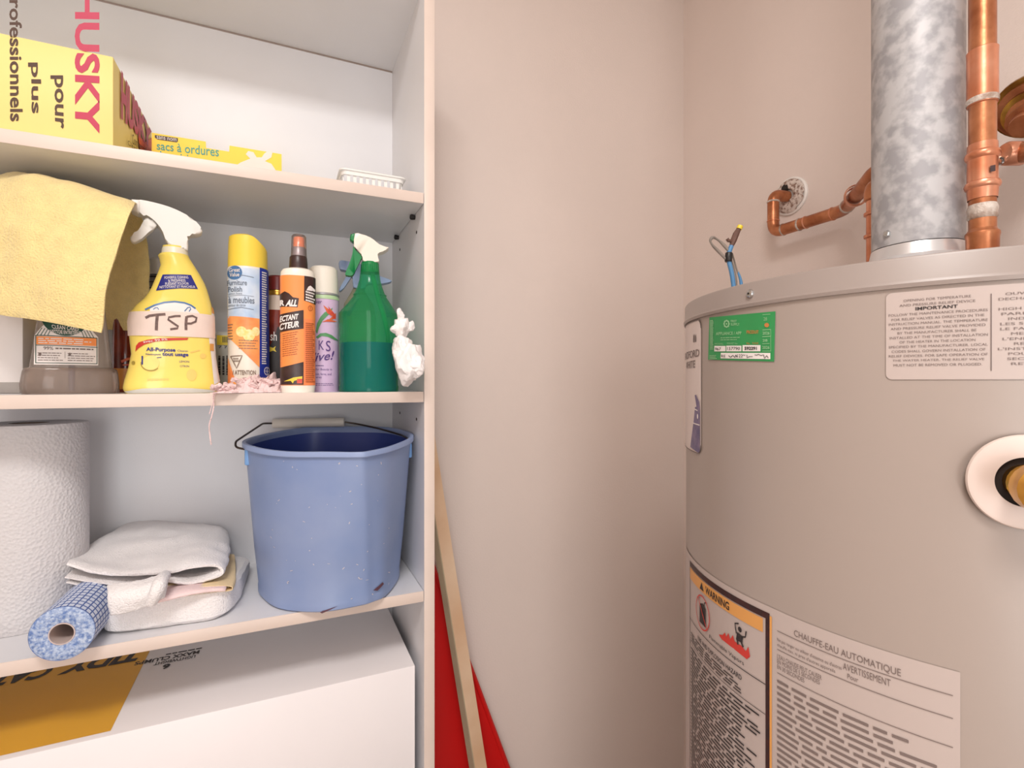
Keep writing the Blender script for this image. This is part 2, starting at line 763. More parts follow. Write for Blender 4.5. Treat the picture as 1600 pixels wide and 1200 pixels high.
side_r = board('side_panel', X0, X0 + TH, Y0, YB + 0.006, 0.0, EYE + 0.64)
board('side_panel', XL - TH, XL, Y0, YB + 0.006, 0.0, EYE + 0.64)
part('back_panel', box(XL + 0.0002, X0 - 0.0002, YB, YB + 0.005, 0.03, EYE + 0.62), M_MEL, bc, flat=True)
board('top_panel', XL, X0, Y0, YB, EYE + 0.6235, EYE + 0.64)
SH_IN = 0.0015
for zt in (Z_TOP, Z_MID, Z_LOW, EYE - 0.66, EYE - 0.98):
    board('shelf', XL + 0.0008, X0 - 0.0008, Y0 + SH_IN, YB - 0.0005, zt - TH, zt)
board('bottom_shelf', XL + 0.0005, X0 - 0.0005, Y0 + 0.002, YB - 0.0005, 0.06, 0.06 + TH)
part('kick_plate', box(XL + 0.0005, X0 - 0.0005, Y0 + 0.02, Y0 + 0.035, 0.0, 0.06), M_MEL, bc, flat=True)


def side_at(px, py, eps=0.0):
    p = PX(px, py, X0)
    return Vector((X0 - eps, p.y, p.z))


for px, py in ((648.5, 334), (623, 365.5)):
    p = side_at(px, py)
    part('shelf_pin', lathe([(0, 0.0035), (0.004, 0.0045), (0.007, 0.0045), (0.0085, 0.003)], (p.x, p.y, min(p.z, Z_TOP - TH - 0.0046)), (-1, 0, 0), 16), M_BLACK, bc, 'black shelf pin')
for px, py in ((651, 363), (625, 390), (625, 645), (651, 655)):
    p = side_at(px, py)
    part('peg_hole', lathe([(0, 0.0026), (0.0006, 0.0026)], p, (-1, 0, 0), 14), M_HOLE, bc)

# ================================================================== water heater
HCc, HR = (0.4552, 0.5759), 0.2456
HX, HYY = HCc[0] * CS + HCc[1] * SN, -HCc[0] * SN + HCc[1] * CS
Z_CAP, Z_SEAM = EYE + 0.0945, EYE + 0.0747
M_HEAT = mat('heater_enamel', (166, 152, 143), 0.34, var=0.03, vscale=3, bump=0.03, bscale=60)
M_HCAP = mat('heater_cap_enamel', (156, 143, 136), 0.36, var=0.03, vscale=5)
M_ZINC = mat('zinc_screw', (205, 205, 205), 0.25, metal=1.0)
M_COPPER = mat('old_copper', (198, 132, 92), 0.34, metal=0.7, var=0.4, vscale=34, col2=(156, 92, 58), bump=0.15, bscale=120)
M_COPPER2 = mat('bright_copper', (224, 162, 132), 0.30, metal=0.7, vscale=22, col2=(196, 112, 70), bump=0.1, bscale=90)
M_SOLDER = mat('grey_solder', (214, 204, 194), 0.5, metal=0.2, bump=0.7, bscale=240, vscale=60, col2=(140, 110, 90))
M_BRASS = mat('brass', (206, 160, 76), 0.28, metal=0.95, vscale=30, col2=(140, 92, 40), bump=0.1, bscale=100)
heater = thing('water_heater', (HX, HYY, 0), 'big round beige water heater with stickers and a steel flue in the right corner', 'water heater')
part('jacket', lathe([(0.055, HR - 0.004), (0.06, HR), (Z_SEAM - 0.002, HR)], (HX, HYY, 0), n=160), M_HEAT, heater)
cap = part('top_cap', lathe([(Z_SEAM - 0.004, HR + 0.0004), (Z_SEAM - 0.004, HR + 0.0022), (Z_SEAM - 0.001, HR + 0.003), (Z_SEAM + 0.0015, HR + 0.0018), (Z_CAP - 0.002, HR + 0.0014),
                            (Z_CAP - 0.0005, HR + 0.0006), (Z_CAP, HR - 0.001), (Z_CAP, 0.02)], (HX, HYY, 0), n=160), M_HCAP, heater)
for a in (20, 140, 260):
    q = Vector((HX + 0.2 * cos(radians(a)), HYY + 0.2 * sin(radians(a)), 0))
    part('foot', lathe([(0, 0.02), (0.05, 0.022), (0.056, 0.03)], q, n=16), M_BLACK, heater)


def heat_hit(px, r=None):
    r = r or HR
    d = ray(px, HY)
    d2 = Vector((d.x, d.y))
    c = Vector((HX, HYY))
    a, b, cc = d2.dot(d2), -2 * d2.dot(c), c.dot(c) - r * r
    D = max(b * b - 4 * a * cc, 0)
    return (-b - sqrt(D)) / (2 * a)


def SH(px, py, eps=0.0):
    """pixel -> point on the heater jacket"""
    s = heat_hit(px)
    p = Vector((0, 0, EYE)) + ray(px, py) * s
    d = Vector((p.x - HX, p.y - HYY, 0)).normalized()
    return Vector((HX, HYY, p.z)) + d * (HR + eps)


def ang(px):
    p = SH(px, HY)
    return atan2(p.y - HYY, p.x - HX)


def zat(px, py):
    return SH(px, py).z


ANG0 = ang(1072.6)


def SA(u, v, eps=0.0):
    """arc length from the left silhouette (rightwards round the jacket) and height above the eye -> point"""
    a = ANG0 + u / HR
    return Vector((HX + (HR + eps) * cos(a), HYY + (HR + eps) * sin(a), EYE + v))


def U(px):
    a = ang(px) - ANG0
    if a < -0.01:
        a += 2 * pi
    return a * HR


# screw on the cap
p = PT(1172, 459, heat_hit(1172, HR + 0.002))
dn = Vector((p.x - HX, p.y - HYY, 0)).normalized()
q = Vector((HX, HYY, p.z)) + dn * (HR + 0.001)
sc = part('cap_screw', lathe([(0, 0.0042), (0.0012, 0.0042), (0.0026, 0.0034), (0.0032, 0.002)], q, dn, 18), M_ZINC, heater)
part('screw_socket', lathe([(0.0030, 0.0014), (0.0034, 0.0014)], q, dn, 4), M_HOLE, sc)


def rrect(x0, y0, x1, y1, r, n=6):
    o = []
    for cx, cy, a in ((x1 - r, y1 - r, 0), (x0 + r, y1 - r, 90), (x0 + r, y0 + r, 180), (x1 - r, y0 + r, 270)):
        o += arc2(cx, cy, r, r, a, a + 90, n)
    return o


# --- brand plate at the left silhouette
M_PLATE = mat('plate_pearl', (222, 208, 202), 0.4, var=0.02)
M_PURPLE = mat('purple_print', (128, 112, 142), 0.45, vscale=90, col2=(92, 82, 120))
u1 = U(1096.5)
za, zb = zat(1094, 499) - EYE, zat(1094, 709) - EYE
plate = part('brand_plate', lay(SA, poly2(rrect(u1 - 0.118, zb, u1, za, 0.010), maxlen=0.012), 0.0008), M_PLATE, heater, 'white plate with purple hand picture', kind='decal')
decal('plate_border', SA, [stroke2(rrect(u1 - 0.118, zb, u1, za, 0.010), 0.0012)], M_GREYINK, plate, 0.0012)
hz = lambda y: zat(1094, y) - EYE
decal('lettering', SA, [textq('BRADFORD', [(u1 - 0.088, hz(559)), (u1 - 0.004, hz(557)), (u1 - 0.004, hz(545)), (u1 - 0.088, hz(546))], 0.012),
                        textq('WHITE', [(u1 - 0.066, hz(575)), (u1 - 0.017, hz(574)), (u1 - 0.017, hz(562)), (u1 - 0.066, hz(563))], 0.012),
                        poly2([(u1 - 0.024, hz(533)), (u1 - 0.020, hz(533)), (u1 - 0.020, hz(519)), (u1 - 0.022, hz(523)), (u1 - 0.024, hz(519))],
                              [(u1 - 0.018, hz(533)), (u1 - 0.014, hz(533)), (u1 - 0.014, hz(520)), (u1 - 0.016, hz(524)), (u1 - 0.018, hz(520))])], M_GREYINK, plate, 0.0013)
decal('hand_picture', SA, [poly2([(u1 - 0.036, hz(704)), (u1 - 0.006, hz(708)), (u1 - 0.002, hz(704)), (u1 - 0.002, hz(640)), (u1 - 0.004, hz(628)), (u1 - 0.014, hz(617)),
                                  (u1 - 0.018, hz(618)), (u1 - 0.010, hz(628)), (u1 - 0.012, hz(636)), (u1 - 0.017, hz(637)), (u1 - 0.022, hz(660))], maxlen=0.012)], M_PURPLE, plate, 0.0013)
decal('cuff_lines', SA, [stroke2([(u1 - 0.025, hz(663)), (u1 - 0.002, hz(664))], 0.0012), stroke2([(u1 - 0.018, hz(640)), (u1 - 0.008, hz(642))], 0.0012),
                         ell2(u1 - 0.008, hz(651), 0.002, 0.003, 10)], M_PAPER, plate, 0.0016)

# --- green inspection sticker
M_GREEN = mat('green_sticker', (52, 150, 84), 0.4, var=0.08, vscale=30)
M_LGREEN = mat('pale_green_print', (150, 200, 150), 0.45, var=0.1, vscale=90)
M_ORPRINT = mat('faded_orange_print', (200, 130, 70), 0.5)
QG = [(1107.5, 562), (1210.5, 565), (1212.5, 486.5), (1109.5, 496)]       # ll, lr, ur, ul


def SG(a, b, eps):
    """sticker's own frame (0..1600, 0..1169 of its close-up) -> jacket"""
    return SH(1095 + a / 12.31, 480 + b / 12.31, eps)


st = part('inspection_sticker', lay(SH, poly2(QG, maxlen=12), 0.0008), M_GREEN, heater, 'green inspection sticker', kind='decal')
decal('white_field', SG, [poly2(R(280, 745, 495, 850), R(510, 740, 800, 850), R(820, 730, 1165, 850), [(400, 985), (1355, 1000), (1355, 880), (405, 878)], maxlen=200)], M_PAPER, st, 0.0012)
gear = []
for k in range(8):
    a = k * pi / 4
    gear.append([(515 + 62 * cos(a + d), 320 + 80 * sin(a + d)) if i < 2 else (515 + 40 * cos(a + d), 320 + 52 * sin(a + d)) for i, d in enumerate((-0.26, 0.26, 0.4, -0.4))])
decal('lettering', SG, [textq('FIRST', R(595, 245, 710, 290), 0.02), textq('SUPPLY', R(595, 305, 765, 355), 0.02), poly2(*gear, maxlen=1e9),
                        stroke2(arc2(515, 320, 42, 56), 18), ell2(515, 320, 14, 20, maxlen=1e9),
                        textq('APPLIANCE / APP', [(310, 540), (800, 525), (800, 465), (310, 480)], 0.02),
                        bars([(400, 650), (790, 640), (790, 560), (400, 570)], 2, 0.35, 3), textq('MODEL', R(290, 690, 460, 722)), textq('PERMIT No', R(525, 680, 725, 715)),
                        stroke2([(1205, 145), (1355, 135)], 10), textq('28', R(1225, 195, 1290, 260)), textq('2026', R(1205, 470, 1340, 530), 0.02), stroke2([(1205, 440), (1355, 430)], 12),
                        stroke2([(1200, 570), (1355, 560)], 12), textq('28', R(1205, 615, 1300, 665), 0.02), stroke2([(1200, 705), (1340, 700)], 10), textq('2026', R(1200, 745, 1340, 805), 0.02),
                        stroke2([(1200, 845), (1355, 845)], 10), stroke2([(1362, 420), (1362, 850)], 8),
                        bars([(185, 1010), (340, 1000), (350, 910), (190, 920)], 3, 0.5, 5), bars([(200, 820), (270, 820), (265, 240), (195, 250)], 20, 0.6, 6)], M_LGREEN, st, 0.0012)
decal('faded_print', SG, [textq('PRODUIT', R(900, 445, 1130, 510), 0.02), textq('No.', R(900, 675, 965, 715)), textq('PLAQUE', R(1010, 675, 1125, 715)), ell2(1285, 345, 45, 42)], M_ORPRINT, st, 0.0012)
decal('handwriting', SG, [textq('967', R(300, 775, 415, 830), 0.0, 0.2), textq('157790', R(530, 765, 775, 825), 0, 0.1), textq('592291', R(865, 760, 1100, 825), 0.03),
                          textq('RE', R(420, 915, 500, 965)), stroke2([(560, 930), (600, 965), (640, 925), (680, 970), (700, 915), (720, 960)], 12), textq('122', R(725, 905, 830, 965)),
                          stroke2([(830, 925), (850, 915), (865, 930), (880, 915)], 9), stroke2([(910, 915), (915, 975), (960, 950), (1020, 950)], 10),
                          stroke2([(1060, 915), (1100, 925), (1130, 905), (1180, 930), (1230, 915), (1250, 985), (1290, 930), (1320, 975)], 11)], M_INK, st, 0.0016)

# --- relief valve notice
M_LABEL = mat('notice_label', (188, 173, 166), 0.42, var=0.02)
zt, zl = zat(1385, 459) - EYE, zat(1390, 593) - EYE
ul, ur = U(1384.5), U(1384.5) + 0.165
nl = part('relief_notice', lay(SA, poly2(rrect(ul, zl, ur, zt, 0.004), maxlen=0.012), 0.0008), M_LABEL, heater, 'pale printed notice', kind='decal')
ud = U(1548)
lines = [('OPENING FOR TEMPERATURE', .18, .82, 0), ('AND PRESSURE RELIEF DEVICE', .14, .86, 0), ('IMPORTANT', .30, .70, 1), ('FOLLOW THE MAINTENANCE PROCEDURES', .03, .97, 0),
         ('FOR RELIEF VALVES AS DIRECTED IN THE', .06, .94, 0), ('INSTRUCTION MANUAL. THE TEMPERATURE', .03, .97, 0), ('AND PRESSURE RELIEF VALVE PROVIDED', .05, .95, 0),
         ('BY THE MANUFACTURER SHALL BE', .12, .87, 0), ('INSTALLED AT THE TIME OF INSTALLATION', .04, .97, 0), ('OF THE HEATER IN THE LOCATION', .14, .86, 0),
         ('SPECIFIED BY THE MANUFACTURER. LOCAL', .03, .97, 0), ('CODES SHALL GOVERN INSTALLATION OF', .06, .95, 0), ('RELIEF DEVICES. FOR SAFE OPERATION OF', .03, .97, 0),
         ('THE WATER HEATER, THE RELIEF VALVE', .07, .94, 0), ('MUST NOT BE REMOVED OR PLUGGED.', .08, .92, 0)]
W, H = ud - ul, zt - zl
tx, bx = [], []
for k, (s, a, b, bo) in enumerate(lines):
    zb_ = zt - H * (0.115 + k * 0.0525)
    h = H * (0.037 if bo else 0.027)
    (bx if bo else tx).append(textq(s, [(ul + W * a, zb_), (ul + W * b, zb_), (ul + W * b, zb_ + h), (ul + W * a, zb_ + h)], 0.02 if bo else 0.0))
for k, (s, a) in enumerate((('OUVERTURE', .15), ('DECHARGE', .03), (None, 0), ('HIGH LOW PR', .03), ('PARIA LIKE', .08), ('INDICATION', .2), ('LES SOUPAPES', .06), ('LE FABRICANT', .06), ('MEME T', .25),
                            ("L'ENDROIT", .1), ('REGLE', .3), ("L'INSTALLATION", .02), ('POUR A', .2), ('SECURITE', .18), ('RETIREES', .25))):
    if s:
        zb_ = zt - H * (0.115 + k * 0.0525)
        u0_ = ud + 0.003 + a * 0.03
        tx.append(textq(s, [(u0_, zb_), (u0_ + len(s) * 0.0030, zb_), (u0_ + len(s) * 0.0030, zb_ + H * .027), (u0_, zb_ + H * .027)]))
tx.append(stroke2([(ud, zt - 0.006), (ud, zl + 0.006)], 0.0006))
decal('lettering', SA, tx, M_GREYINK, nl, 0.0012)
decal('heading', SA, bx, M_INK, nl, 0.0012)

# --- big warning label round the lower jacket
M_ORANGE = mat('orange_print', (222, 158, 84), 0.45, var=0.03)
M_DKRED = mat('dark_maroon_print', (62, 18, 14), 0.45, vscale=200, col2=(40, 14, 12))
M_RED = mat('red_print', (206, 52, 40), 0.45, var=0.04)
u_e = U(1204)                          # right edge of the framed warning
z0w = zat(1100, 889) - EYE
SLOPE = (zat(1430, 1046) - zat(1215, 966)) / (U(1430) - U(1215))


def SW(u, v, eps):
    """label frame: u along the jacket from the left silhouette, v down from the label's top edge"""
    zz_ = z0w - v + (SLOPE * (u - u_e) if u > u_e else 0.0)
    return SA(u, zz_, eps)


LW = U(1500)
wl = part('warning_label', lay(SW, poly2([(0.0, 0.30), (LW, 0.30), (LW, 0), (0.0, 0)], maxlen=0.015), 0.0008), M_LABEL, heater, 'large pale warning label', kind='decal')
BW = 0.0042
uw0 = U(1079.5)
decal('warning_frame', SW, [poly2([(uw0, 0.012), (u_e, 0.012), (u_e, 0.006), (uw0, 0.006)], [(u_e - BW, 0.28), (u_e, 0.28), (u_e, 0.012), (u_e - BW, 0.012)],
                                  [(uw0, 0.28), (uw0 + 0.0015, 0.28), (uw0 + 0.0015, 0.012), (uw0, 0.012)], maxlen=0.015)], M_DKRED, wl, 0.0013)
decal('orange_band', SW, [poly2([(uw0 + 0.002, 0.026), (u_e - 0.007, 0.026), (u_e - 0.007, 0.0132), (uw0 + 0.002, 0.0132)],
                                [(u_e, 0.28), (u_e + 0.0022, 0.28), (u_e + 0.0022, 0.008), (u_e, 0.008)], maxlen=0.015)], M_ORANGE, wl, 0.0013)
WW = u_e - uw0


def wq(a, b, va, vb):
    return [(uw0 + WW * a, vb), (uw0 + WW * b, vb), (uw0 + WW * b, va), (uw0 + WW * a, va)]


lt = [textq('WARNING', wq(.36, .66, .0158, .0238), 0.02), poly2([(uw0 + WW * .26, .0240), (uw0 + WW * .33, .0240), (uw0 + WW * .295, .0155)]),
      textq('FIRE AND EXPLOSION HAZARD', wq(.22, .78, .0790, .0840), 0.01), textq('Flammable Vapors', wq(.42, .80, .0640, .0690)),
      stroke2([(uw0, .0725), (u_e - BW, .0725)], 0.0008), stroke2([(uw0, .1000), (u_e - BW, .1000)], 0.0006), bars(wq(.05, .95, .086, .098), 4, 0.4, 8), bars(wq(.05, .95, .103, .27), 42, 0.4, 9)]
# crossed-out can, burning figure
cu, cv = uw0 + WW * .31, .0490
lt.append(poly2([(cu - .0075, cv + .012), (cu + .0075, cv + .012), (cu + .0075, cv - .008), (cu + .001, cv - .0115), (cu - .0075, cv - .008)]))
lt.append(stroke2([(cu + .003, cv - .009), (cu + .005, cv - .014), (cu + .009, cv - .0155)], .0012))
fu, fv = uw0 + WW * .76, .0365
lt += [ell2(fu + .0005, fv - .001, .0024, .0026, 14), poly2([(fu - .0045, fv + .011), (fu + .004, fv + .011), (fu + .0045, fv + .004), (fu - .003, fv + .003)]),
       stroke2([(fu - .004, fv + .005), (fu - .006, fv - .004), (fu - .001, fv - .006)], .0014), stroke2([(fu + .003, fv + .005), (fu + .0075, fv + .003), (fu + .0085, fv - .003)], .0014),
       stroke2([(fu - .003, fv + .010), (fu - .002, fv + .015)], .002), stroke2([(fu + .002, fv + .010), (fu + .005, fv + .014)], .002)]
decal('lettering', SW, lt, M_INK, wl, 0.0016)
flame = [(-.024, .0190), (-.019, .0165), (-.016, .0120), (-.0145, .0155), (-.012, .0100), (-.010, .0150), (-.007, .0090), (-.005, .0140), (.002, .0140), (.006, .0165), (.0085, .0105), (.010, .0190), (.007, .0235), (-.020, .0215)]
decal('prohibition_sign', SW, [stroke2(arc2(cu, cv - .001, .0165, .0180, n=32), .0014), stroke2([(cu - .0105, cv - .014), (cu + .0105, cv + .012)], .0014)], M_RED, wl, 0.0020)
decal('flames', SW, [poly2([(fu + a * 1.3, fv + b) for a, b in flame][::-1])], M_RED, wl, 0.0014)
u0_ = u_e + 0.0075
ft = [textq('CHAUFFE-EAU AUTOMATIQUE', [(U(1242), .0165), (U(1408), .0165), (U(1408), .0100), (U(1242), .0100)]), stroke2([(u0_, .0180), (LW - .004, .0180)], .0006),
      textq('AVERTISSEMENT', [(U(1318), .0260), (U(1392), .0260), (U(1392), .0205), (U(1318), .0205)]), textq('Pour', [(U(1325), .0320), (U(1342), .0320), (U(1342), .0280), (U(1325), .0280)]),
      textq("Ne pas ranger ou utiliser d'essence ou d'autres", [(u0_, .0280), (U(1316), .0280), (U(1316), .0240), (u0_, .0240)]),
      textq("chauffe-eau, ni pres d'autres appareils", [(u0_, .0325), (U(1306), .0325), (U(1306), .0288), (u0_, .0288)]), stroke2([(u0_, .0345), (LW - .004, .0345)], .0006),
      textq("L'EAU CHAUDE PEUT CAUSER", [(u0_, .0425), (U(1285), .0425), (U(1285), .0385), (u0_, .0385)]), textq('EN MOINS DE 5 SECONDES', [(u0_, .0470), (U(1282), .0470), (U(1282), .0432), (u0_, .0432)]),
      textq('EN 30 SECONDES', [(u0_, .0518), (U(1258), .0518), (U(1258), .0480), (u0_, .0480)]), stroke2([(u0_, .0555), (LW - .004, .0555)], .0006), bars([(u0_, .28), (LW - .005, .28), (LW - .005, .060), (u0_, .060)], 40, 0.42, 12)]
decal('french_lettering', SW, ft, M_GREYINK, wl, 0.0014)

# --- relief valve opening: white ring, dark gap, brass nipple
pc = SH(1599, 752)
dn = Vector((pc.x - HX, pc.y - HYY, 0)).normalized()
M_RING = mat('white_ring_plate', (226, 208, 198), 0.35, var=0.02)
vr = part('valve_ring', lathe([(0.0030, 0.0170), (0.0052, 0.0170), (0.0060, 0.0300), (0.0056, 0.0318), (0.0042, 0.0325), (0.0022, 0.0322)], pc, dn, 64, False, False), M_RING, heater, 'round white plastic ring')
part('ring_gap', lathe([(-0.010, 0.0310), (0.0020, 0.0310)], pc, dn, 48), M_HOLE, vr)
part('relief_nipple', lathe([(-0.002, 0.0120), (0.010, 0.0120), (0.011, 0.0132), (0.013, 0.0120), (0.0145, 0.0132), (0.0165, 0.0120), (0.018, 0.0132), (0.020, 0.0120), (0.024, 0.0120), (0.0242, 0.0165), (0.036, 0.0165), (0.037, 0.0130), (0.040, 0.0125)], pc, dn, 20), M_BRASS, heater, 'threaded brass nipple')

# --- flue and draft hood
M_GALV = mat('galvanised_steel', (190, 189, 190), 0.5, metal=0.15, vscale=62, col2=(158, 157, 160), vdetail=3, sharp=(0.40, 0.60))
M_ALU = mat('bright_hood', (222, 220, 220), 0.30, metal=0.6, var=0.05)
FR = 0.0416
flue = thing('flue_pipe', (HX, HYY, EYE + 0.15), 'galvanised steel flue pipe rising from the top of the water heater', 'flue pipe')
zf = EYE + 0.150
part('pipe', lathe([(zf, FR), (zf, FR + 0.0004), (ZC - 0.001, FR + 0.0004)], (HX, HYY, 0), n=72, cap0=False), M_GALV, flue)
sd = Vector((-0.80, -0.60, 0)).normalized()
best = None
for k in range(200):
    a = radians(150 + k * 0.6)
    c_ = Vector((HX + FR * cos(a), HYY + FR * sin(a), 0))
    w_ = c_.x * CS - c_.y * SN, c_.x * SN + c_.y * CS
    e = abs(w_[0] / w_[1] * FP + CX - 1387)
    if best is None or e < best[0]:
        best = (e, a, w_[1])
a = best[1]
sp = Vector((HX + FR * cos(a), HYY + FR * sin(a), EYE + (HY - 365.5) * best[2] / FP))
fs = part('flue_screw', lathe([(0, 0.0042), (0.0015, 0.0042), (0.003, 0.003)], sp, (cos(a), sin(a), 0), 6), M_ZINC, flue)
hood = thing('draft_hood', (HX, HYY, Z_CAP), 'bright conical draft hood under the flue on the water heater', 'draft hood')
part('cone', lathe([(Z_CAP + 0.012, 0.068), (Z_CAP + 0.016, 0.0685), (Z_CAP + 0.030, 0.060), (Z_CAP + 0.042, 0.0450), (zf - 0.001, 0.0424), (zf - 0.001, 0.0405)], (HX, HYY, 0), n=64, cap0=False, cap1=False), M_ALU, hood)
for a in (60, 180, 300):
    q = Vector((HX + 0.064 * cos(radians(a)), HYY + 0.064 * sin(radians(a)), Z_CAP))
    part('hood_leg', lathe([(0.0003, 0.003), (0.020, 0.003)], q, n=8), M_ALU, hood)

# ------------------------------------------------------------------ copper pipes
# near riser in front of the flue
kz = 0.535
T = Turned(1535, kz, Z_CAP)
riser = thing('copper_riser', T.base, 'thick copper riser with coupling rings standing in front of the steel flue', 'copper pipe')
zz = lambda y: T.z(y)
pr = 23 * T.k / T.q
axis0 = (T.base.x, T.base.y, 0)
part('pipe', lathe([(Z_CAP + 0.0005, pr), (ZC - 0.002, pr)], axis0, n=32), M_COPPER, riser)


def px_ring(name, prof, m, par, axis=axis0, TT=T):
    return part(name, lathe([(TT.z(y), h * TT.k / TT.q) for y, h in prof], axis, n=36, cap0=False, cap1=False), m, par)


px_ring('base_fitting', [(396, 27), (372, 27.5), (368, 29), (364, 28.5), (361, 25), (358, 23)], M_COPPER, riser)
px_ring('solder_ring', [(343, 23.2), (340, 25.5), (333, 25), (327, 26), (323, 24.5), (320, 23)], M_SOLDER, riser)
px_ring('coupling', [(312, 24.5), (303, 25.5), (296, 26), (294, 29), (290, 30.5), (286, 29), (284, 25.5), (250, 25), (247, 28.5), (243, 30), (239, 28.5), (237, 25.5), (226, 25), (225, 23)], M_COPPER2, riser)
px_ring('upper_coupling', [(165, 23), (164, 25.5), (160, 26.5), (150, 26), (90, 26), (80, 26.5), (78, 23)], M_COPPER2, riser)
px_ring('upper_solder', [(163, 26.4), (158, 27.4), (154, 26.4)], M_SOLDER, riser)
part('fitting_mark', ([T.at(1547, 277, pr + .0016), T.at(1555, 276.5, pr + .0006), T.at(1555, 267, pr + .0006), T.at(1547, 267.5, pr + .0016)], [(0, 1, 2, 3)]), M_DKRED, riser, kind='decal')

# wall branch: escutcheon on the right wall, elbows, then a drop to the far side of the heater
M_PLASTER = mat('crumbled_plaster', (212, 198, 188), 0.9, bump=1.0, bscale=160, vscale=150, col2=(140, 112, 98), sharp=(0.38, 0.55))
fc = PX(1236, 307, XW)
fl = thing('wall_escutcheon', fc, 'crusty plaster covered round wall plate where a copper pipe enters the right wall', 'wall plate')
zf_ = fc.dot(Vector((SN, CS, 0)))
fr_ = 29 * zf_ / FP
part('plate', lathe([(0.0002, fr_), (0.004, fr_), (0.006, fr_ * 0.93), (0.0065, fr_ * 0.3)], fc, (-1, 0, 0), 40), M_TRIM, fl)
V, F = lathe([(0.0062, fr_ * 0.90), (0.0105, fr_ * 0.80), (0.0130, fr_ * 0.60), (0.0120, fr_ * 0.40), (0.0100, fr_ * 0.34)], fc, (-1, 0, 0), 44, False, False)
V2 = []
for v in V:
    n_ = noise.noise(v * 140) * 0.0022 + noise.noise(v * 420) * 0.0012
    V2.append(Vector((v.x - n_ - abs(n_), v.y + n_, v.z + n_ * 0.8)))
part('plaster_crust', (V2, F), M_PLASTER, fl)
hc = fc + Vector((-0.0105, 0.004, 0.017))
part('hole', lathe([(0, 0.0085), (0.0045, 0.0075)], hc, (-1, 0, 0.2), 9), M_HOLE, fl)

XP = XW - 0.048
PRW = 0.0112
pts = [fc + Vector((-0.0115, 0, -0.002)), PX(1201, 303, XP), PX(1201, 366, XP), PX(1318, 339.5, XP), PD(1346, 296, 0.83), PD(1368, 268, 0.78)]
pts[1].y = pts[0].y + 0.004
pts[1].z = pts[0].z
pts[2].x, pts[2].y = pts[1].x, pts[1].y
pts[3].z = pts[2].z + 0.002
path = rounded(pts + [PD(1400, 262, 0.765)], 0.021, 7)
wp = thing('wall_pipe', pts[0], 'bent copper pipe running from the wall plate along the right wall to behind the flue', 'copper pipe')
part('pipe', tube(path, PRW, 20), M_COPPER, wp)
for fr0, w in ((0.115, 0.004), (0.215, 0.003), (0.315, 0.0035), (0.405, 0.004), (0.44, 0.003), (0.575, 0.003), (0.70, 0.010), (0.80, 0.003)):
    part('solder_ring', ringband(path, fr0 * .88, PRW + 0.0003, w), M_SOLDER if w > .0031 else M_COPPER2, wp)
part('union', ringband(path, 0.745, PRW + 0.0035, 0.016, 24), M_COPPER2, wp)
part('union_ring', ringband(path, 0.765, PRW + 0.0052, 0.005, 24), M_COPPER2, wp)
T2 = Turned(1367, 0.76, Z_CAP)
drop = thing('copper_drop', T2.base, 'thin copper drop pipe with collars half hidden behind the flue', 'copper pipe')
r2 = 0.0105
zt_ = T2.z(289)
ax2 = (T2.base.x, T2.base.y, 0)
part('pipe', lathe([(Z_CAP + 0.0005, r2), (zt_, r2)], ax2, n=24), M_COPPER2, drop)
for y in (334, 369):
    part('collar', lathe([(T2.z(y + 3), r2), (T2.z(y + 2), r2 + 0.003), (T2.z(y - 2), r2 + 0.003), (T2.z(y - 4), r2)], ax2, n=24, cap0=False, cap1=False), M_COPPER2, drop)
part('valve_cap', lathe([(T2.z(314), r2), (T2.z(312), r2 + 0.003), (T2.z(300), r2 + 0.003), (T2.z(290), r2 + 0.001), (T2.z(284), r2 - .003), (T2.z(282), r2 - .008)], ax2, n=24), M_COPPER, drop)

# brass valve and its pipe at the right edge of the frame
vc = PD(1612, 168, 0.66)
va = (Vector((0, 0, EYE)) - vc).normalized()
va = (va + Vector((-0.25, 0.1, -0.55))).normalized()
M_DKBRASS = mat('tarnished_brass', (120, 74, 34), 0.35, metal=0.9, var=0.4, vscale=40)
bv = thing('brass_valve', vc, 'stacked brass and copper union valve at the right behind the copper riser', 'valve')
part('body', lathe([(-0.05, 0.020), (-0.030, 0.020), (-0.029, 0.034), (-0.020, 0.035), (-0.019, 0.030), (-0.012, 0.030)], vc, va, 40), M_DKBRASS, bv)
part('supply_tail', tube(rounded([vc + va * -.045, vc + va * -.075, Vector((XW - .0005, vc.y + va.y * -.085, vc.z - va.z * .085))], .02, 5), .0115, 14), M_COPPER, bv)
part('flange', lathe([(-0.012, 0.037), (-0.009, 0.0385), (-0.004, 0.0385), (-0.003, 0.034)], vc, va, 40), M_BRASS, bv)
part('union_nut', lathe([(-0.003, 0.031), (0.002, 0.033), (0.008, 0.033), (0.010, 0.029)], vc, va, 40), M_COPPER, bv)
part('collar', lathe([(0.010, 0.024), (0.012, 0.026), (0.018, 0.026), (0.020, 0.022)], vc, va, 40), M_BRASS, bv)
part('stem', lathe([(0.020, 0.0190), (0.022, 0.0205), (0.026, 0.0205), (0.028, 0.0165), (0.036, 0.0165), (0.038, 0.0185), (0.044, 0.0185), (0.046, 0.0140), (0.060, 0.0130)], vc, va, 30), M_COPPER, bv)
bp_pts = [PD(1572, 240, 0.60), PD(1590, 240, 0.60), PD(1640, 226, 0.56), PD(1720, 200, 0.50)]
bp = thing('side_pipe', bp_pts[0], 'short round ended copper pipe under the brass valve', 'copper pipe')
bp_pts.append(Vector((XW - 0.04, bp_pts[-1].y - 0.03, bp_pts[-1].z + 0.01)))
bp_pts.append(Vector((XW - 0.0005, bp_pts[-1].y - 0.01, bp_pts[-1].z)))
part('pipe', tube(spline(bp_pts, 5), 0.0115, 18), M_COPPER, bp)
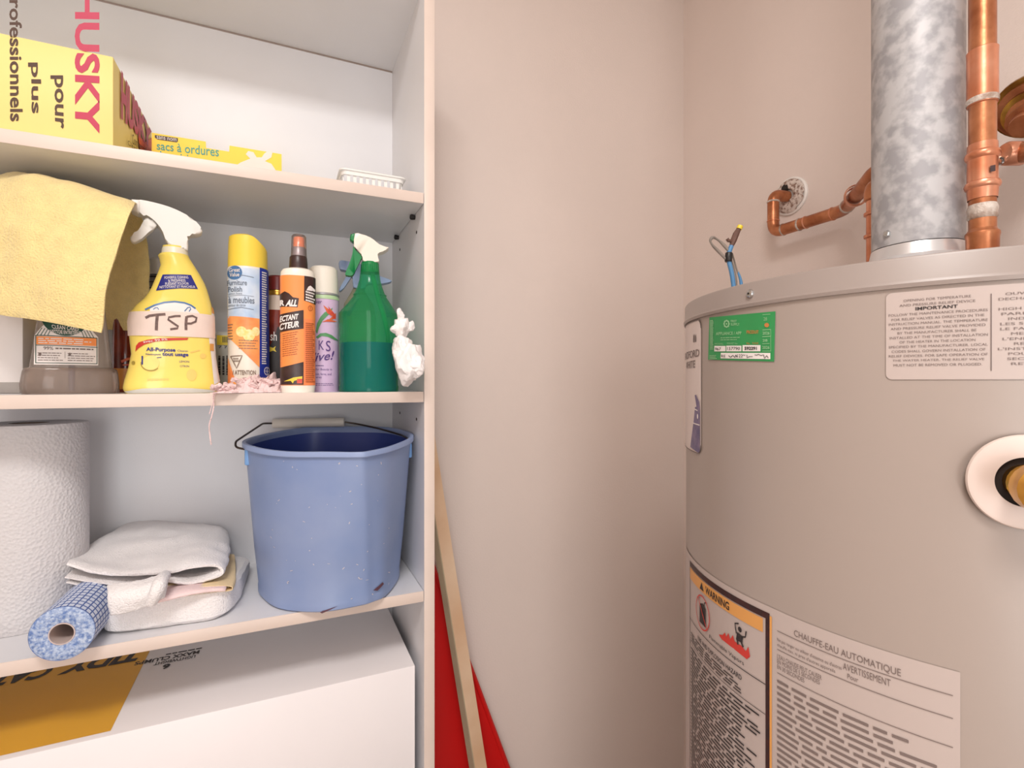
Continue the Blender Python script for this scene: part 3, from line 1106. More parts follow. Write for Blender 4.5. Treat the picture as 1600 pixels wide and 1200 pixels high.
part('end_cap', lathe([(-0.004, 0.006), (-0.003, 0.0105), (0.001, 0.0128), (0.018, 0.0128), (0.020, 0.0115)], bp_pts[0], bp_pts[1] - bp_pts[0], 24), M_COPPER2, bp)
bl = bp_pts[2]
part('valve_tail', tube([bl + Vector((0, 0, 0)), bl + (vc + va * -0.035 - bl) * 1.0], 0.010, 14), M_COPPER, bp)
part('loose_ring', lathe([(-.0015, .0035), (-.0012, .005), (.0012, .005), (.0015, .0035)], PD(1563, 251, 0.598), (0.3, 1, 0), 14, False, False), M_ZINC, bp)

# blue jumper cable standing on the heater
M_BLUE = mat('blue_cable', (86, 140, 186), 0.4, var=0.1, vscale=40)
M_GREYC = mat('grey_sheath', (150, 138, 128), 0.5, var=0.25, vscale=60)
M_BROWN = mat('brown_plug', (104, 72, 60), 0.5, var=0.3, vscale=90)
M_YEL = mat('yellow_plastic', (236, 206, 60), 0.4, var=0.04)
zc_ = 0.69
cb = PD(1148, 452, zc_)
cb.z = Z_CAP
ca = thing('blue_cable', cb, 'looped blue cable with a brown and yellow plug standing up behind the heater rim', 'cable')
part('wire', tube(spline([PD(1148, 474, zc_), PD(1146, 445, zc_), PD(1143, 425, zc_), PD(1139, 408, zc_), PD(1139, 396, zc_), PD(1143, 384, zc_)], 6), 0.0029, 12), M_BLUE, ca)
part('wire', tube(spline([PD(1160, 474, zc_ + .01), PD(1158, 442, zc_ + .01), PD(1153, 425, zc_ + .01)], 6), lambda t: 0.0029 - 0.0016 * t, 12), M_BLUE, ca)
part('bare_wire', tube(spline([PD(1153, 427, zc_ + .01), PD(1148, 410, zc_ + .008), PD(1144, 396, zc_)], 6), 0.0011, 8), M_GREYC, ca)
part('bare_wire', tube(spline([PD(1151, 470, zc_ + .005), PD(1151, 440, zc_ + .005), PD(1147, 418, zc_ + .004), PD(1142, 404, zc_)], 6), 0.0010, 8), M_GREYC, ca)
part('loop', tube(spline([PD(1138, 410, zc_), PD(1126, 396, zc_), PD(1114, 384, zc_ - .003), PD(1110, 376, zc_ - .004), PD(1114, 371, zc_ - .004), PD(1122, 375, zc_ - .002), PD(1131, 383, zc_), PD(1139, 393, zc_)], 6),
                  lambda t: 0.0013 + 0.0009 * sin(t * 9) ** 2, 10), M_GREYC, ca)
part('cable_tie', lathe([(-.006, .0040), (-.005, .0046), (.005, .0046), (.006, .0040)], PD(1138.5, 402, zc_), Vector((0.1, 0, 1)), 12), M_BLACK, ca)
pl = part('plug', tube([PD(1143, 384, zc_), PD(1146, 376, zc_), PD(1150, 366, zc_), PD(1155, 357, zc_)], lambda t: 0.0028 + 0.0014 * sin(t * pi), 10), M_BROWN, ca)
part('plug_latch', tube([PD(1145, 377, zc_), PD(1138, 376, zc_ - .002), PD(1136, 373, zc_ - .002)], 0.0022, 8), M_BROWN, pl)
part('plug_tip', tube([PD(1154.5, 358, zc_), PD(1157, 353, zc_)], 0.0036, 12), M_YEL, pl)

# ================================================================== things on the top shelf
M_BOXY = mat('yellow_carton', (240, 216, 132), 0.5, var=0.03, vscale=12)
M_BOXY2 = mat('bright_yellow_carton', (252, 214, 62), 0.5, var=0.03, vscale=12)
M_PINK = mat('pink_print', (190, 46, 80), 0.5)
M_DKBROWN = mat('dark_brown_print', (74, 44, 24), 0.5)
M_ORED = mat('orange_red_print', (232, 96, 48), 0.5)
M_TEAL = mat('teal_print', (72, 158, 140), 0.5)
# big carton, left
xr = PY(177, HY, Y0 + 0.012).x
yf, yb = Y0 + 0.012, PX(237, HY, xr).y
zt_ = Z_TOP + 0.116
bx_ = thing('bag_carton', (xr - 0.14, (yf + yb) / 2, Z_TOP), 'large pale yellow carton with pink lettering at the left end of the top shelf', 'box')
part('carton', box(xr - 0.28, xr, yf, yb, Z_TOP + 0.0003, zt_, 0.0015), M_BOXY, bx_)


def SF(px, py, eps):
    q = PY(px, py, yf)
    return Vector((q.x, yf - eps, q.z))


def SR(px, py, eps):
    q = PX(px, py, xr)
    return Vector((xr + 0.0012 + eps, q.y, q.z))


decal('pink_lettering', SF, [textq('HUSKY', [(117, -14), (117, 205), (156, 209), (156, -14)], 0.03)], M_PINK, bx_, 0.0006)
decal('brown_lettering', SF, [textq('pour', [(79, 118), (80, 199), (100, 202), (99, 118)], 0.02), textq('plus', [(44, 98), (45, 177), (65, 178), (64, 98)], 0.02),
                              textq('professionnels', [(9, -18), (10, 190), (36, 190), (34, -18)], 0.02)], M_DKBROWN, bx_, 0.0006)
decal('pink_lettering', SR, [textq('HUSKY', [(187, 186), (234, 233), (235, 205), (187, 108)], 0.05)], M_PINK, bx_, 0.0006)
decal('corner_flash', SR, [poly2([(217, 237), (236.5, 242), (236.5, 214), (225, 222), (214, 210)])], M_ORED, bx_, 0.0003)
decal('brown_lettering', SR, [textq('Commercial', [(204, 224), (226, 240), (226, 230), (204, 208)]), textq('Clean-Up', [(197, 228), (222, 245), (222, 238), (197, 218)])], M_DKBROWN, bx_, 0.0008)

# kitchen bag carton with its torn notch
yk = Y0 + 0.150
pk0, pk1 = PY(236, 207, yk), PY(440, 237, yk)
k_t = pk0.z
kx = lambda p: PY(p, 230, yk).x
kn = thing('kitchen_bag_carton', ((pk0.x + pk1.x) / 2, yk + 0.03, Z_TOP), 'bright yellow kitchen garbage bag carton with a torn notch and blue green lettering', 'box')
nz_ = PY(340, 234, yk).z
fr_out = [(kx(237), Z_TOP + 0.0004), (kx(440), Z_TOP + 0.0004), (kx(440), k_t), (kx(358.5), k_t), (kx(358), nz_), (kx(322), nz_), (kx(321.5), k_t), (kx(237), k_t)]
V = [(a, yk, b) for a, b in fr_out] + [(a, yk + 0.0012, b) for a, b in fr_out]
n_ = len(fr_out)
F = [tuple(range(n_)), tuple(range(2 * n_ - 1, n_ - 1, -1))] + [(i, n_ + i, n_ + (i + 1) % n_, (i + 1) % n_) for i in range(n_)]
part('front_panel', (V, F), M_BOXY2, kn, flat=True)
xa, xb = kx(237), kx(440)
part('carton', join(box(xa, xa + .001, yk + .0012, YB - 0.004, Z_TOP + .0004, k_t), box(xb - .001, xb, yk + .0012, YB - 0.004, Z_TOP + .0004, k_t),
                    box(xa, xb, YB - .005, YB - 0.004, Z_TOP + .0004, k_t), box(xa, xb, yk + .0012, YB - .004, Z_TOP + .0004, Z_TOP + .0014)), M_BOXY2, kn, flat=True)
part('top_flap', box(kx(362), xb, yk + 0.002, YB - 0.006, k_t - 0.0012, k_t), M_BOXY2, kn, flat=True)


def SK(px, py, eps):
    q = PY(px, py, yk)
    return Vector((q.x, yk - eps, q.z))


M_BAGW = mat('white_bag_print', (236, 226, 214), 0.5, var=0.03)
decal('tab', SK, [poly2([(242, 211), (278, 216), (278, 221), (276, 222.5), (246, 218), (242, 215)])], M_DKBROWN, kn, 0.0004)
decal('tab_lettering', SK, [textq('sans nom', [(245, 217), (276, 221.5), (276, 217), (245, 212.5)])], M_BAGW, kn, 0.0008)
decal('lettering', SK, [textq('sacs à ordures', [(245, 234), (342, 245), (342, 230), (245, 221)], 0.01), textq('de cuisine', [(245, 247), (311, 257), (311, 243), (245, 235.5)], 0.01)], M_TEAL, kn, 0.0005)
decal('bag_picture', SK, [poly2([(360, 275), (432, 285), (432, 268), (424, 256), (414, 252), (424, 246), (426, 237), (420, 235), (413, 240), (409, 246), (401, 246), (396, 238), (388, 236), (384, 241), (391, 248), (376, 254), (364, 262)])], M_BAGW, kn, 0.0005)

# small slotted basket
yk = Y0 + 0.075
b0, b1 = PY(532, 263, yk), PY(634, 275, yk)
bz = (b0.z + b1.z) / 2
b1.x = min(b1.x, X0 - 0.012)
bk = thing('slotted_basket', ((b0.x + b1.x) / 2, yk + 0.05, Z_TOP), 'small white slotted plastic basket at the right end of the top shelf', 'basket')
W_, D_ = (b1.x - b0.x), 0.115
cx_, cy_ = (b0.x + b1.x) / 2, yk + D_ / 2
rim = []
V, F = [], []


def ring_rr(hw, hd, z, r=0.010, n=5):
    return [Vector((cx_ + a, cy_ + b, z)) for a, b in rrect(-hw, -hd, hw, hd, r, n)]


lv = [ring_rr(W_ / 2, D_ / 2, bz), ring_rr(W_ / 2 + .0015, D_ / 2 + .0015, bz - .001), ring_rr(W_ / 2 + .0015, D_ / 2 + .0015, bz - .003), ring_rr(W_ / 2 - .001, D_ / 2 - .001, bz - .004), ring_rr(W_ / 2 - .0018, D_ / 2 - .0018, bz - .0095)]
lv += [ring_rr(W_ / 2 - .0035, D_ / 2 - .0035, bz - .0095), ring_rr(W_ / 2 - .003, D_ / 2 - .003, bz)]
n_ = len(lv[0])
for l in lv:
    V += l
for k in range(len(lv)):
    k2 = (k + 1) % len(lv)
    for i in range(n_):
        j = (i + 1) % n_
        F.append((k * n_ + i, k * n_ + j, k2 * n_ + j, k2 * n_ + i))
part('rim', (V, F), M_WHITE, bk)
zb_ = Z_TOP + 0.0004
lv = [ring_rr(W_ / 2 - .006, D_ / 2 - .006, zb_), ring_rr(W_ / 2 - .005, D_ / 2 - .005, zb_ + .012), ring_rr(W_ / 2 - .007, D_ / 2 - .007, zb_ + .012), ring_rr(W_ / 2 - .008, D_ / 2 - .008, zb_ + .002)]
V, F = [], []
for l in lv:
    V += l
for k in range(3):
    for i in range(n_):
        j = (i + 1) % n_
        F.append((k * n_ + i, k * n_ + j, (k + 1) * n_ + j, (k + 1) * n_ + i))
F.append(tuple(range(n_ - 1, -1, -1)))
F.append(tuple(range(3 * n_, 4 * n_)))
part('tray', (V, F), M_WHITE, bk)
for k in range(9):
    u = -1 + 2 * (k + 0.5) / 9
    for s in (-1, 1):
        part('slat', box(cx_ + u * (W_ / 2 - .008) - .0025, cx_ + u * (W_ / 2 - .008) + .0025, cy_ + s * (D_ / 2 - .0052) - .0009, cy_ + s * (D_ / 2 - .0052) + .0009, zb_ + .010, bz - .008), M_WHITE, bk, flat=True)
        if k < 8:
            part('slat', box(cx_ + s * (W_ / 2 - .0052) - .0009, cx_ + s * (W_ / 2 - .0052) + .0009, cy_ + u * (D_ / 2 - .008) - .0032, cy_ + u * (D_ / 2 - .008) + .0032, zb_ + .010, bz - .008), M_WHITE, bk, flat=True)

# ================================================================== things on the middle shelf
ZM = Z_MID + 0.0004
M_CLEAR = clear_mat('clear_plastic', (250, 247, 244), (240, 228, 220), 0.34, 0.06)
M_CLEAR2 = clear_mat('smoky_clear_base', (248, 242, 238), (244, 222, 208), 0.30, 0.08)
M_GREENB = clear_mat('green_clear_plastic', (170, 240, 206), (70, 206, 140), 0.30, 0.06)
M_TEALL = clear_mat('teal_liquid', (70, 180, 240), (0, 140, 226), 0.7, 0.02)
M_GREENP = mat('green_plastic', (10, 128, 66), 0.30, var=0.05)
M_LEMON = mat('lemon_liquid_plastic', (248, 222, 108), 0.22, var=0.05, vscale=14, coat=0.3)
M_YCAP = mat('yellow_cap', (248, 214, 78), 0.30, var=0.03)
M_NAVY = mat('navy_print', (40, 44, 128), 0.4, var=0.05)
M_BLUEP = mat('blue_print', (74, 120, 170), 0.4, var=0.2, vscale=60)
M_ROYAL = mat('royal_blue_print', (30, 50, 150), 0.4)
M_ORLAB = mat('orange_label', (250, 150, 78), 0.4, var=0.04)
M_ORLAB2 = mat('salmon_orange_label', (250, 138, 82), 0.4, var=0.04)
M_DKLAB = mat('dark_brown_label', (66, 42, 38), 0.35, vscale=60, col2=(48, 28, 26))
M_LAV = mat('lavender_label', (216, 186, 218), 0.35, var=0.04)
M_PALEG = mat('pale_green_band', (190, 216, 170), 0.4)
M_CREAM = mat('cream_cap', (240, 232, 218), 0.35, var=0.03)
M_LEAF = mat('leaf_green_print', (96, 160, 104), 0.45, var=0.2, vscale=120)
M_FLRED = mat('flower_red_print', (214, 70, 62), 0.45, vscale=160, col2=(226, 120, 60))
M_PURP = mat('purple_ink', (92, 62, 130), 0.45)
M_AMBER = mat('amber_liquid', (140, 44, 24), 0.2, vscale=30, col2=(96, 22, 14), coat=0.5)
M_DKRCAP = mat('dark_red_cap', (104, 26, 24), 0.32)
M_SILVER = mat('silver_grey', (176, 172, 176), 0.35, metal=0.5, var=0.1)
M_TOWELY = mat('yellow_terry', (244, 220, 152), 0.95, bump=1.0, bscale=420, var=0.10, vscale=60, sheen=0.3)
M_TERRY = mat('white_terry', (250, 245, 244), 0.95, bump=1.0, bscale=520, var=0.05, vscale=30, sheen=0.3)
M_LACE = mat('pink_lace', (250, 218, 216), 0.9, bump=0.8, bscale=500, var=0.18, vscale=140)
M_PINKC = mat('pink_cloth', (248, 220, 218), 0.9, bump=0.5, bscale=400, var=0.06)
M_CHAM = mat('tan_chamois', (248, 222, 176), 0.85, bump=0.4, bscale=300, var=0.08, vscale=40)
M_LBLUE = mat('pale_blue_plastic', (150, 170, 206), 0.32, var=0.05)
M_TAPE = mat('masking_tape', (238, 216, 204), 0.5, var=0.05, vscale=50, bump=0.25, bscale=90)
M_MARKER = mat('brown_marker', (120, 96, 88), 0.6, vscale=300, col2=(96, 74, 70))
M_TISSUE = mat('white_bag_film', (246, 240, 238), 0.35, var=0.03, sheen=0.2)

# --- white carton at the far left
zc_ = (Y0 + 0.13) / ray(20, HY).y / KZ
T = Turned(8, zc_, Z_MID)
l_, r_ = T.x(-52), T.x(37)
wc = thing('white_carton', T.base, 'plain white carton with grey base band at the left end of the middle shelf', 'box')
xc0, xc1 = PY(-40, HY, Y0 + .10).x, PY(36, HY, Y0 + .10).x
part('carton', box(xc0, xc1, Y0 + .10, Y0 + .17, ZM + 0.0005, EYE + 0.11, 0.002), M_PAPER, wc)
part('base_band', box(xc0 - .0006, xc1 + .0006, Y0 + .0994, Y0 + .1706, ZM, ZM + 0.0145, 0.0004), mat('grey_band', (166, 158, 152), 0.5), wc)

# --- clear bottle under the yellow towel
T = Turned(113, 0.70, Z_MID)
secs = [(620, 38, 188, .62, 3.2), (612, 35, 190, .62, 3.2), (600, 34, 190, .62, 3.2), (583, 37, 188, .62, 3.2), (578, 39, 186, .62, 3.2), (574, 48, 178, .62, 3.0), (540, 54, 174, .62, 3.0), (480, 62, 166, .62, 2.8), (430, 70, 156, .65, 2.6), (390, 84, 142, .8, 2.2), (372, 94, 130, 1, 2), (352, 96, 128, 1, 2)]
S_ = T.skin(secs)
cbt = thing('clear_bottle', T.base, 'clear wood cleaner bottle with a white and orange label under a yellow towel', 'bottle')
part('bottle', T.loft([s for s in secs if s[0] <= 578]), M_CLEAR, cbt)
part('base', T.loft([s for s in secs if s[0] >= 574.5] + [(576, 41, 184, .62, 3.2)]), M_CLEAR2, cbt)
part('dip_tube', tube([T.at(112, 610, 0), T.at(113, 480), T.at(112, 360)], 0.0034, 10), clear_mat('milky_tube', (220, 220, 230), (190, 190, 208), 0.6, 0.05), cbt)
part('trigger_head', T.prism([(60, 318), (62, 302), (110, 296), (150, 300), (176, 314), (172, 326), (140, 330), (132, 356), (94, 356), (90, 336), (66, 330)], 0.012, 0.003), M_WHITE, cbt)
lab = part('label', lay(S_, poly2([(57, 571), (153, 571), (153, 527), (146, 520), (132, 500), (82, 500), (68, 515), (58, 527)], maxlen=10), 0.0008), M_PAPER, cbt, kind='decal')
DG = mat('dark_green_print', (26, 74, 58), 0.45)
decal('seal', S_, [poly2([(68, 503)] + arc2(103, 500, 35, 27, 172, 8, 16)[::-1] + [(138, 503)], maxlen=8), stroke2([(59, 527.5), (151, 528.5)], 1.2), stroke2([(60, 542), (152, 543)], 1),
                   stroke2([(60, 568.5), (151, 568.5)], 1), stroke2([(60, 527), (60, 569)], 1), stroke2([(151, 528), (151, 569)], 1)] +
      [stroke2([(62 + 5 * k, 527), (69 + 4 * k, 516 + k)], 1) for k in range(4)] + [stroke2([(146 - 5 * k, 528), (139 - 4 * k, 516 + k)], 1) for k in range(4)], DG, lab, 0.0012)
decal('seal_lettering', S_, [textq('CLEAN CARES', [(84, 517), (122, 519), (124, 513), (82, 511)], 0.01), textq('NETTOIE ENTRETIENT', [(82, 524), (124, 525), (126, 519.5), (80, 518.5)], 0.01)], M_PAPER, lab, 0.0016)
decal('orange_band', S_, [poly2(R(61, 529, 150, 541), maxlen=10)], M_ORLAB, lab, 0.0012)
decal('band_lettering', S_, [bars(R(64, 530.5, 146, 540), 3, 0.45, 21)], M_PAPER, lab, 0.0016)
decal('small_print', S_, [textq('99%', R(71, 544, 85, 549)), bars(R(88, 544, 146, 549), 1, 0.4, 22), bars(R(63, 552, 100, 566), 4, 0.3, 23), bars(R(106, 552, 148, 566), 4, 0.3, 24),
                          stroke2([(102, 551), (102, 561)], .5), ell2(66, 556, 2, 2.5, 10), ell2(109, 555, 2, 2.5, 10)], M_GREYINK, lab, 0.0014)

# --- yellow towel thrown over it
zf, zb = 0.625, 0.80
rows = [
    [PD(-60, 478, zf), PD(0, 492, zf - .004), PD(50, 499, zf - .008), PD(100, 508, zf - .010), PD(157, 520, zf - .006)],
    [PD(-60, 420, zf + .006), PD(0, 430, zf - .002), PD(50, 440, zf - .006), PD(105, 446, zf - .010), PD(168, 450, zf - .004)],
    [PD(-60, 350, zf + .012), PD(0, 352, zf + .004), PD(52, 352, zf + .000), PD(110, 362, zf + .002), PD(186, 384, zf + .012)],
    [PD(-55, 296, zf + .03), PD(2, 290, zf + .022), PD(50, 284, zf + .02), PD(112, 298, zf + .022), PD(206, 328, zf + .04)],
    [PD(-50, 284, zf + .07), PD(6, 276, zf + .065), PD(50, 276, zf + .065), PD(118, 291, zf + .065), PD(213, 320, zf + .075)],
    [PD(-40, 310, zb - .06), PD(20, 300, zb - .06), PD(60, 300, zb - .06), PD(130, 310, zb - .06), PD(221, 336, zb - .055)],
    [PD(-30, 390, zb - .02), PD(30, 390, zb - .02), PD(80, 390, zb - .02), PD(150, 390, zb - .024), PD(231, 400, zb - .03)],
    [PD(-20, 500, zb), PD(40, 505, zb), PD(90, 512, zb), PD(165, 515, zb - .01), PD(233, 518, zb - .02)],
]
tw = thing('yellow_towel', PD(110, 520, 0.70), 'yellow terry towel draped over the clear bottle at the left of the middle shelf', 'towel')
part('towel', sheet(rows, 9, 0.0045, 0.0035, 34, 3.0), M_TOWELY, tw)

# --- dark red bottle behind
T = Turned(197, 0.80, Z_MID)
secs = [(625, 176, 219, 1, 2), (606, 175, 220, 1, 2), (575, 175, 220, 1, 2), (490, 176, 219, 1, 2), (460, 184, 211, 1, 2), (450, 189, 206, 1, 2), (432, 189, 206, 1, 2)]
rb = thing('red_brown_bottle', T.base, 'red brown bottle tucked between the towel and the taped yellow spray bottle', 'bottle')
part('bottle', T.loft(secs), M_AMBER, rb)
part('cap', T.loft([(440, 188, 207, 1, 2), (438, 187, 208, 1, 2), (414, 188, 207, 1, 2), (412, 190, 205, 1, 2)]), M_DKRCAP, rb)
S_ = T.skin(secs)
decal('amber_band', S_, [poly2(R(178, 576, 216, 608), maxlen=6)], mat('amber_band', (226, 150, 60), 0.3, var=0.1), rb, 0.0006)
decal('label_swirl', S_, [stroke2([(190, 566), (198, 562), (206, 560), (210, 548)], 4), stroke2([(192, 571), (204, 570)], 2)], M_FLRED, rb, 0.0010)

# --- white aerosol behind
T = Turned(250, 0.86, Z_MID)
secs = [(625, 229, 271, 1, 2), (436, 229, 271, 1, 2), (433, 230, 270, 1, 2)]
S_ = T.skin(secs)
wa = thing('white_aerosol_can', T.base, 'white capped aerosol can mostly hidden behind the taped yellow spray bottle', 'can')
part('can', T.loft(secs), M_SILVER, wa)
part('cap', T.loft([(431, 231, 269, 1, 2), (408, 232, 268, 1, 2), (405, 235, 265, 1, 2), (404, 240, 260, 1, 2)]), M_WHITE, wa)
decal('bands', S_, [poly2(R(229.5, 434, 270.5, 436.5), maxlen=4), poly2(R(229.5, 452, 270.5, 454), maxlen=4), poly2(R(229.5, 443, 270.5, 444), maxlen=4)], M_INK, wa, 0.0005)

# --- yellow spray bottle with the tape
T = Turned(270, 0.735, Z_MID)
dr = .46
secs = [(615, 200, 343, dr, 3), (609, 196, 347, dr, 3), (605, 195, 348, dr, 3), (595, 197, 346, dr, 3), (575, 203, 342, dr, 2.8), (555, 207, 339, dr, 2.8), (527, 204, 338, dr, 2.6), (505, 203, 338, dr, 2.5), (492, 206, 337, dr, 2.5),
        (481, 214, 335, .48, 2.4), (470, 226, 332, .5, 2.3), (460, 233, 329, .54, 2.2), (450, 238, 326, .58, 2.1), (440, 242, 322, .62, 2), (428, 247, 315, .68, 2), (416, 251, 307, .78, 2), (406, 249, 300, .9, 2), (402, 247, 297, .95, 2), (399, 249, 296, 1, 2), (397, 253, 294, 1, 2), (386, 254, 293, 1, 2)]
S_ = T.skin(secs)
ys = thing('yellow_spray_bottle', T.base, 'yellow cleaner spray bottle with white trigger and a masking tape strip marked TSP', 'spray bottle')
bo = part('bottle', T.loft(secs), M_LEMON, ys)
part('neck_collar', T.loft([(401, 251, 296, 1, 2), (398, 252, 295, 1, 2), (390, 253, 294, 1, 2), (386, 255, 292, 1, 2)]), mat('milky_neck', (232, 224, 200), 0.35), ys)
th = part('trigger_head', T.prism(smooth2([(210, 331), (210, 325.5), (222, 324), (243, 325), (265, 328), (283, 333), (300, 340), (311, 348.5), (316.5, 356), (316, 360), (309, 364), (300, 364.5), (292, 367), (293.5, 374), (293.5, 391), (278, 388), (263, 386),
                                          (255, 368), (249, 359), (242, 352), (234, 347), (227, 344.5), (217, 343), (211, 338)], 2), 0.0125, 0.003), M_WHITE, ys)
part('nozzle', T.prism([(208, 341), (208.5, 325), (219, 324), (222, 326), (222, 343), (218, 344.5)], 0.0135, 0.003), M_WHITE, th)
part('trigger_lever', T.prism(smooth2([(228, 349), (233, 348), (240, 351), (246, 357), (241, 363), (232, 371), (223, 381), (214, 387), (208, 386), (206.5, 380), (214, 374), (221, 364)], 2), 0.0075, 0.0018), M_WHITE, ys)
lb = part('front_label', lay(S_, poly2([(236, 487), (254, 477), (275, 473), (292, 475), (304, 481), (312, 490), (312, 500), (236, 500)], maxlen=8), 0.0006), M_PAPER, ys, kind='decal')
decal('blue_badge', S_, [poly2([(255, 433), (298, 430), (309, 451), (280, 453), (245, 458.5)], maxlen=6)], M_NAVY, ys, 0.0007)
decal('badge_lettering', S_, [textq('POWERFUL CLEANING', [(258, 440), (294, 436.5), (293, 432.5), (258, 436)], 0.0), textq('& FRESHNESS', [(264, 444.5), (290, 442), (289, 438), (263, 440.5)]),
                              textq('PUISSANT POUVOIR', [(259, 450), (295, 446), (294, 442.5), (259, 445.5)]), textq('NETTOYANT ET FRAICHEUR', [(250, 455), (305, 450), (304, 446.5), (251, 451)])], M_PAPER, ys, 0.0012)
decal('blue_arc', S_, [stroke2([(229, 489), (243, 481.5), (257, 476.5), (273, 474), (288, 475), (298, 478), (305, 482.5)], 2.6), stroke2([(241, 488), (244, 485.5), (247, 485), (249, 488)], 1.2),
                       stroke2([(288, 488), (293, 482), (296.5, 481), (297.5, 484), (295, 488)], 1.5)], M_BLUEP, ys, 0.0010)
tp = part('tape_strip', lay(S_, poly2([(204.5, 528), (337, 527), (336, 490.5), (322, 490), (270, 489.5), (202.5, 492.5)], maxlen=5), 0.0013), M_TAPE, ys, 'masking tape marked TSP', kind='decal')
decal('marker_lettering', S_, [stroke2([(230, 501.5), (236, 498), (247, 496), (259, 494.5)], 3.8), stroke2([(247, 497), (246, 508), (245.5, 519.5)], 4.4),
                               stroke2([(282, 496), (274, 496.5), (264, 499), (263, 502.5), (270, 507), (278, 512), (277, 515), (266, 517)], 3.2),
                               stroke2([(291, 496), (290, 506), (290, 517)], 4.2), stroke2([(291, 496.5), (300, 494.5), (306.5, 497), (305, 503), (298, 506.5), (291, 507)], 3.2)], M_MARKER, tp, 0.0019)
decal('red_swoosh', S_, [poly2([(215, 552), (216, 543), (220, 538), (232, 534), (250, 531), (270, 530), (294, 529), (292, 532), (270, 533.5), (245, 536), (228, 541), (219, 547)], maxlen=6)], M_RED, ys, 0.0009)
decal('swoosh_lettering', S_, [textq('avec 99.9%', [(227, 539), (262, 533.5), (262, 530.5), (226, 535)])], M_PAPER, ys, 0.0013)
decal('blue_lettering', S_, [textq('All-Purpose', R(230.5, 545, 274, 552.5), 0.03), textq('Cleaner', R(277, 547.5, 294, 550.5)), textq('Nettoyant', R(230, 554, 252, 557.5), 0.01), textq('tout usage', R(254, 552.5, 294, 559), 0.03),
                             textq('LEMON', R(280, 564, 295, 567)), textq('CITRON', R(281, 571, 295, 574)), stroke2([(225, 558), (225, 571)], 2.2), stroke2([(246, 560.5), (253, 559.5)], 1)], M_NAVY, ys, 0.0009)
decal('lemon_picture', S_, [ell2(237, 568.5, 13, 10.5, 24, 6)], mat('pale_lemon_print', (250, 226, 130), 0.4, var=0.1, vscale=60), ys, 0.0006)
decal('lemon_outline', S_, [stroke2(arc2(237, 569, 14, 11, 40, 190, 16), 1.4), ell2(212, 568.5, 2.6, 3, 10)], mat('olive_print', (170, 146, 60), 0.5), ys, 0.0008)
decal('side_label', S_, [poly2([(332, 480), (336.5, 480), (336.5, 527), (338, 546), (345, 590), (346, 596), (335, 601), (331, 560), (327, 530), (330, 500)], maxlen=5)], M_PAPER, ys, 0.0007)
decal('side_marks', S_, [poly2(R(331.5, 477, 336, 487), maxlen=4), poly2([(328, 547.5), (334.5, 547.5), (334.5, 536), (328, 536)], maxlen=4)], M_ORANGE, ys, 0.0011)
decal('pink_print', S_, [bars([(232, 596), (276, 594), (276, 590), (232, 591)], 1, .6, 31), ell2(299, 586, 8, 9, 14, 6), stroke2([(297, 551), (312, 547)], 2), ell2(317, 556, 5, 4, 12, 6)], mat('faint_pink_print', (248, 206, 112), 0.4), ys, 0.0007)
decal('clear_foot', S_, [poly2([(199, 611), (205, 613.5), (335, 613.5), (338, 610), (300, 606.5), (262, 605.5), (225, 606.5)], maxlen=6)], mat('milky_foot', (218, 214, 204), 0.3), ys, 0.0007)

# --- small grey tube behind
T = Turned(354, 0.86, Z_MID)
secs = [(625, 332, 376, .7, 2.5), (560, 333, 375, .7, 2.5), (524, 335, 373, .6, 2.4), (519, 340, 368, .5, 2.2)]
S_ = T.skin(secs)
gt = thing('grey_tube', T.base, 'small grey packet with a yellow barcode label behind the furniture polish can', 'packet')
part('body', T.loft(secs), mat('grey_packet', (188, 184, 172), 0.4, var=0.08), gt)
decal('yellow_label', S_, [poly2(R(339.5, 525, 372, 540), maxlen=5)], M_YEL, gt, 0.0006)
decal('barcode', S_, [poly2(R(348 + 2.2 * k, 527, 349.2 + 2.2 * k, 536), maxlen=9) for k in range(8)] + [textq('7 72', R(342, 541, 360, 545))] +
      [bars([(341 + 6 * k, 586), (341 + 6 * k, 552), (345.5 + 6 * k, 552), (345.5 + 6 * k, 586)], 1, .7, 40 + k) for k in range(3)], M_INK, gt, 0.0010)

# --- furniture polish can
T = Turned(388, 0.80, Z_MID)
secs = [(625, 357, 421, 1, 2), (608, 356.5, 421.5, 1, 2), (500, 356, 420.5, 1, 2), (423, 355.5, 419.5, 1, 2), (420, 357, 418, 1, 2)]
S_ = T.skin(secs)
fp = thing('polish_can', T.base, 'furniture polish aerosol with slanted yellow cap and blue side stripe', 'can')
part('can', T.loft(secs), M_CREAM, fp)
V, F = T.loft([(421, 356, 419, 1, 2), (400, 356.5, 418.5, 1, 2), (385, 357, 418, 1, 2), (374, 358, 417, 1, 2), (372, 361, 414, 1, 2)])
V2 = []
for v in V:
    x_ = (v - T.c).dot(T.r)
    hw_ = T.x(418)
    lim = T.z(372) if x_ < T.x(388) else T.z(372) - (x_ - T.x(388)) ** 1.4 * 3.2
    V2.append(Vector((v.x, v.y, min(v.z, max(lim, T.z(398))))))
part('slanted_cap', (V2, F), M_YCAP, fp)
decal('pale_blue_field', S_, [poly2(R(358, 424, 405, 500), maxlen=5)], mat('pale_blue_print', (226, 232, 240), 0.35, vscale=25, col2=(170, 196, 226)), fp, 0.0005)
decal('orange_field', S_, [poly2([(357, 604), (372, 604), (357.5, 560)], maxlen=4), poly2([(357, 528), (405, 575), (405, 500), (357, 497)], maxlen=5)], mat('peach_print', (252, 186, 110), 0.35, vscale=25, col2=(246, 140, 80)), fp, 0.0006)
decal('blue_stripe', S_, [poly2([(405, 590), (405, 421), (419.3, 421), (421, 590)], maxlen=4)], M_ROYAL, fp, 0.0007)
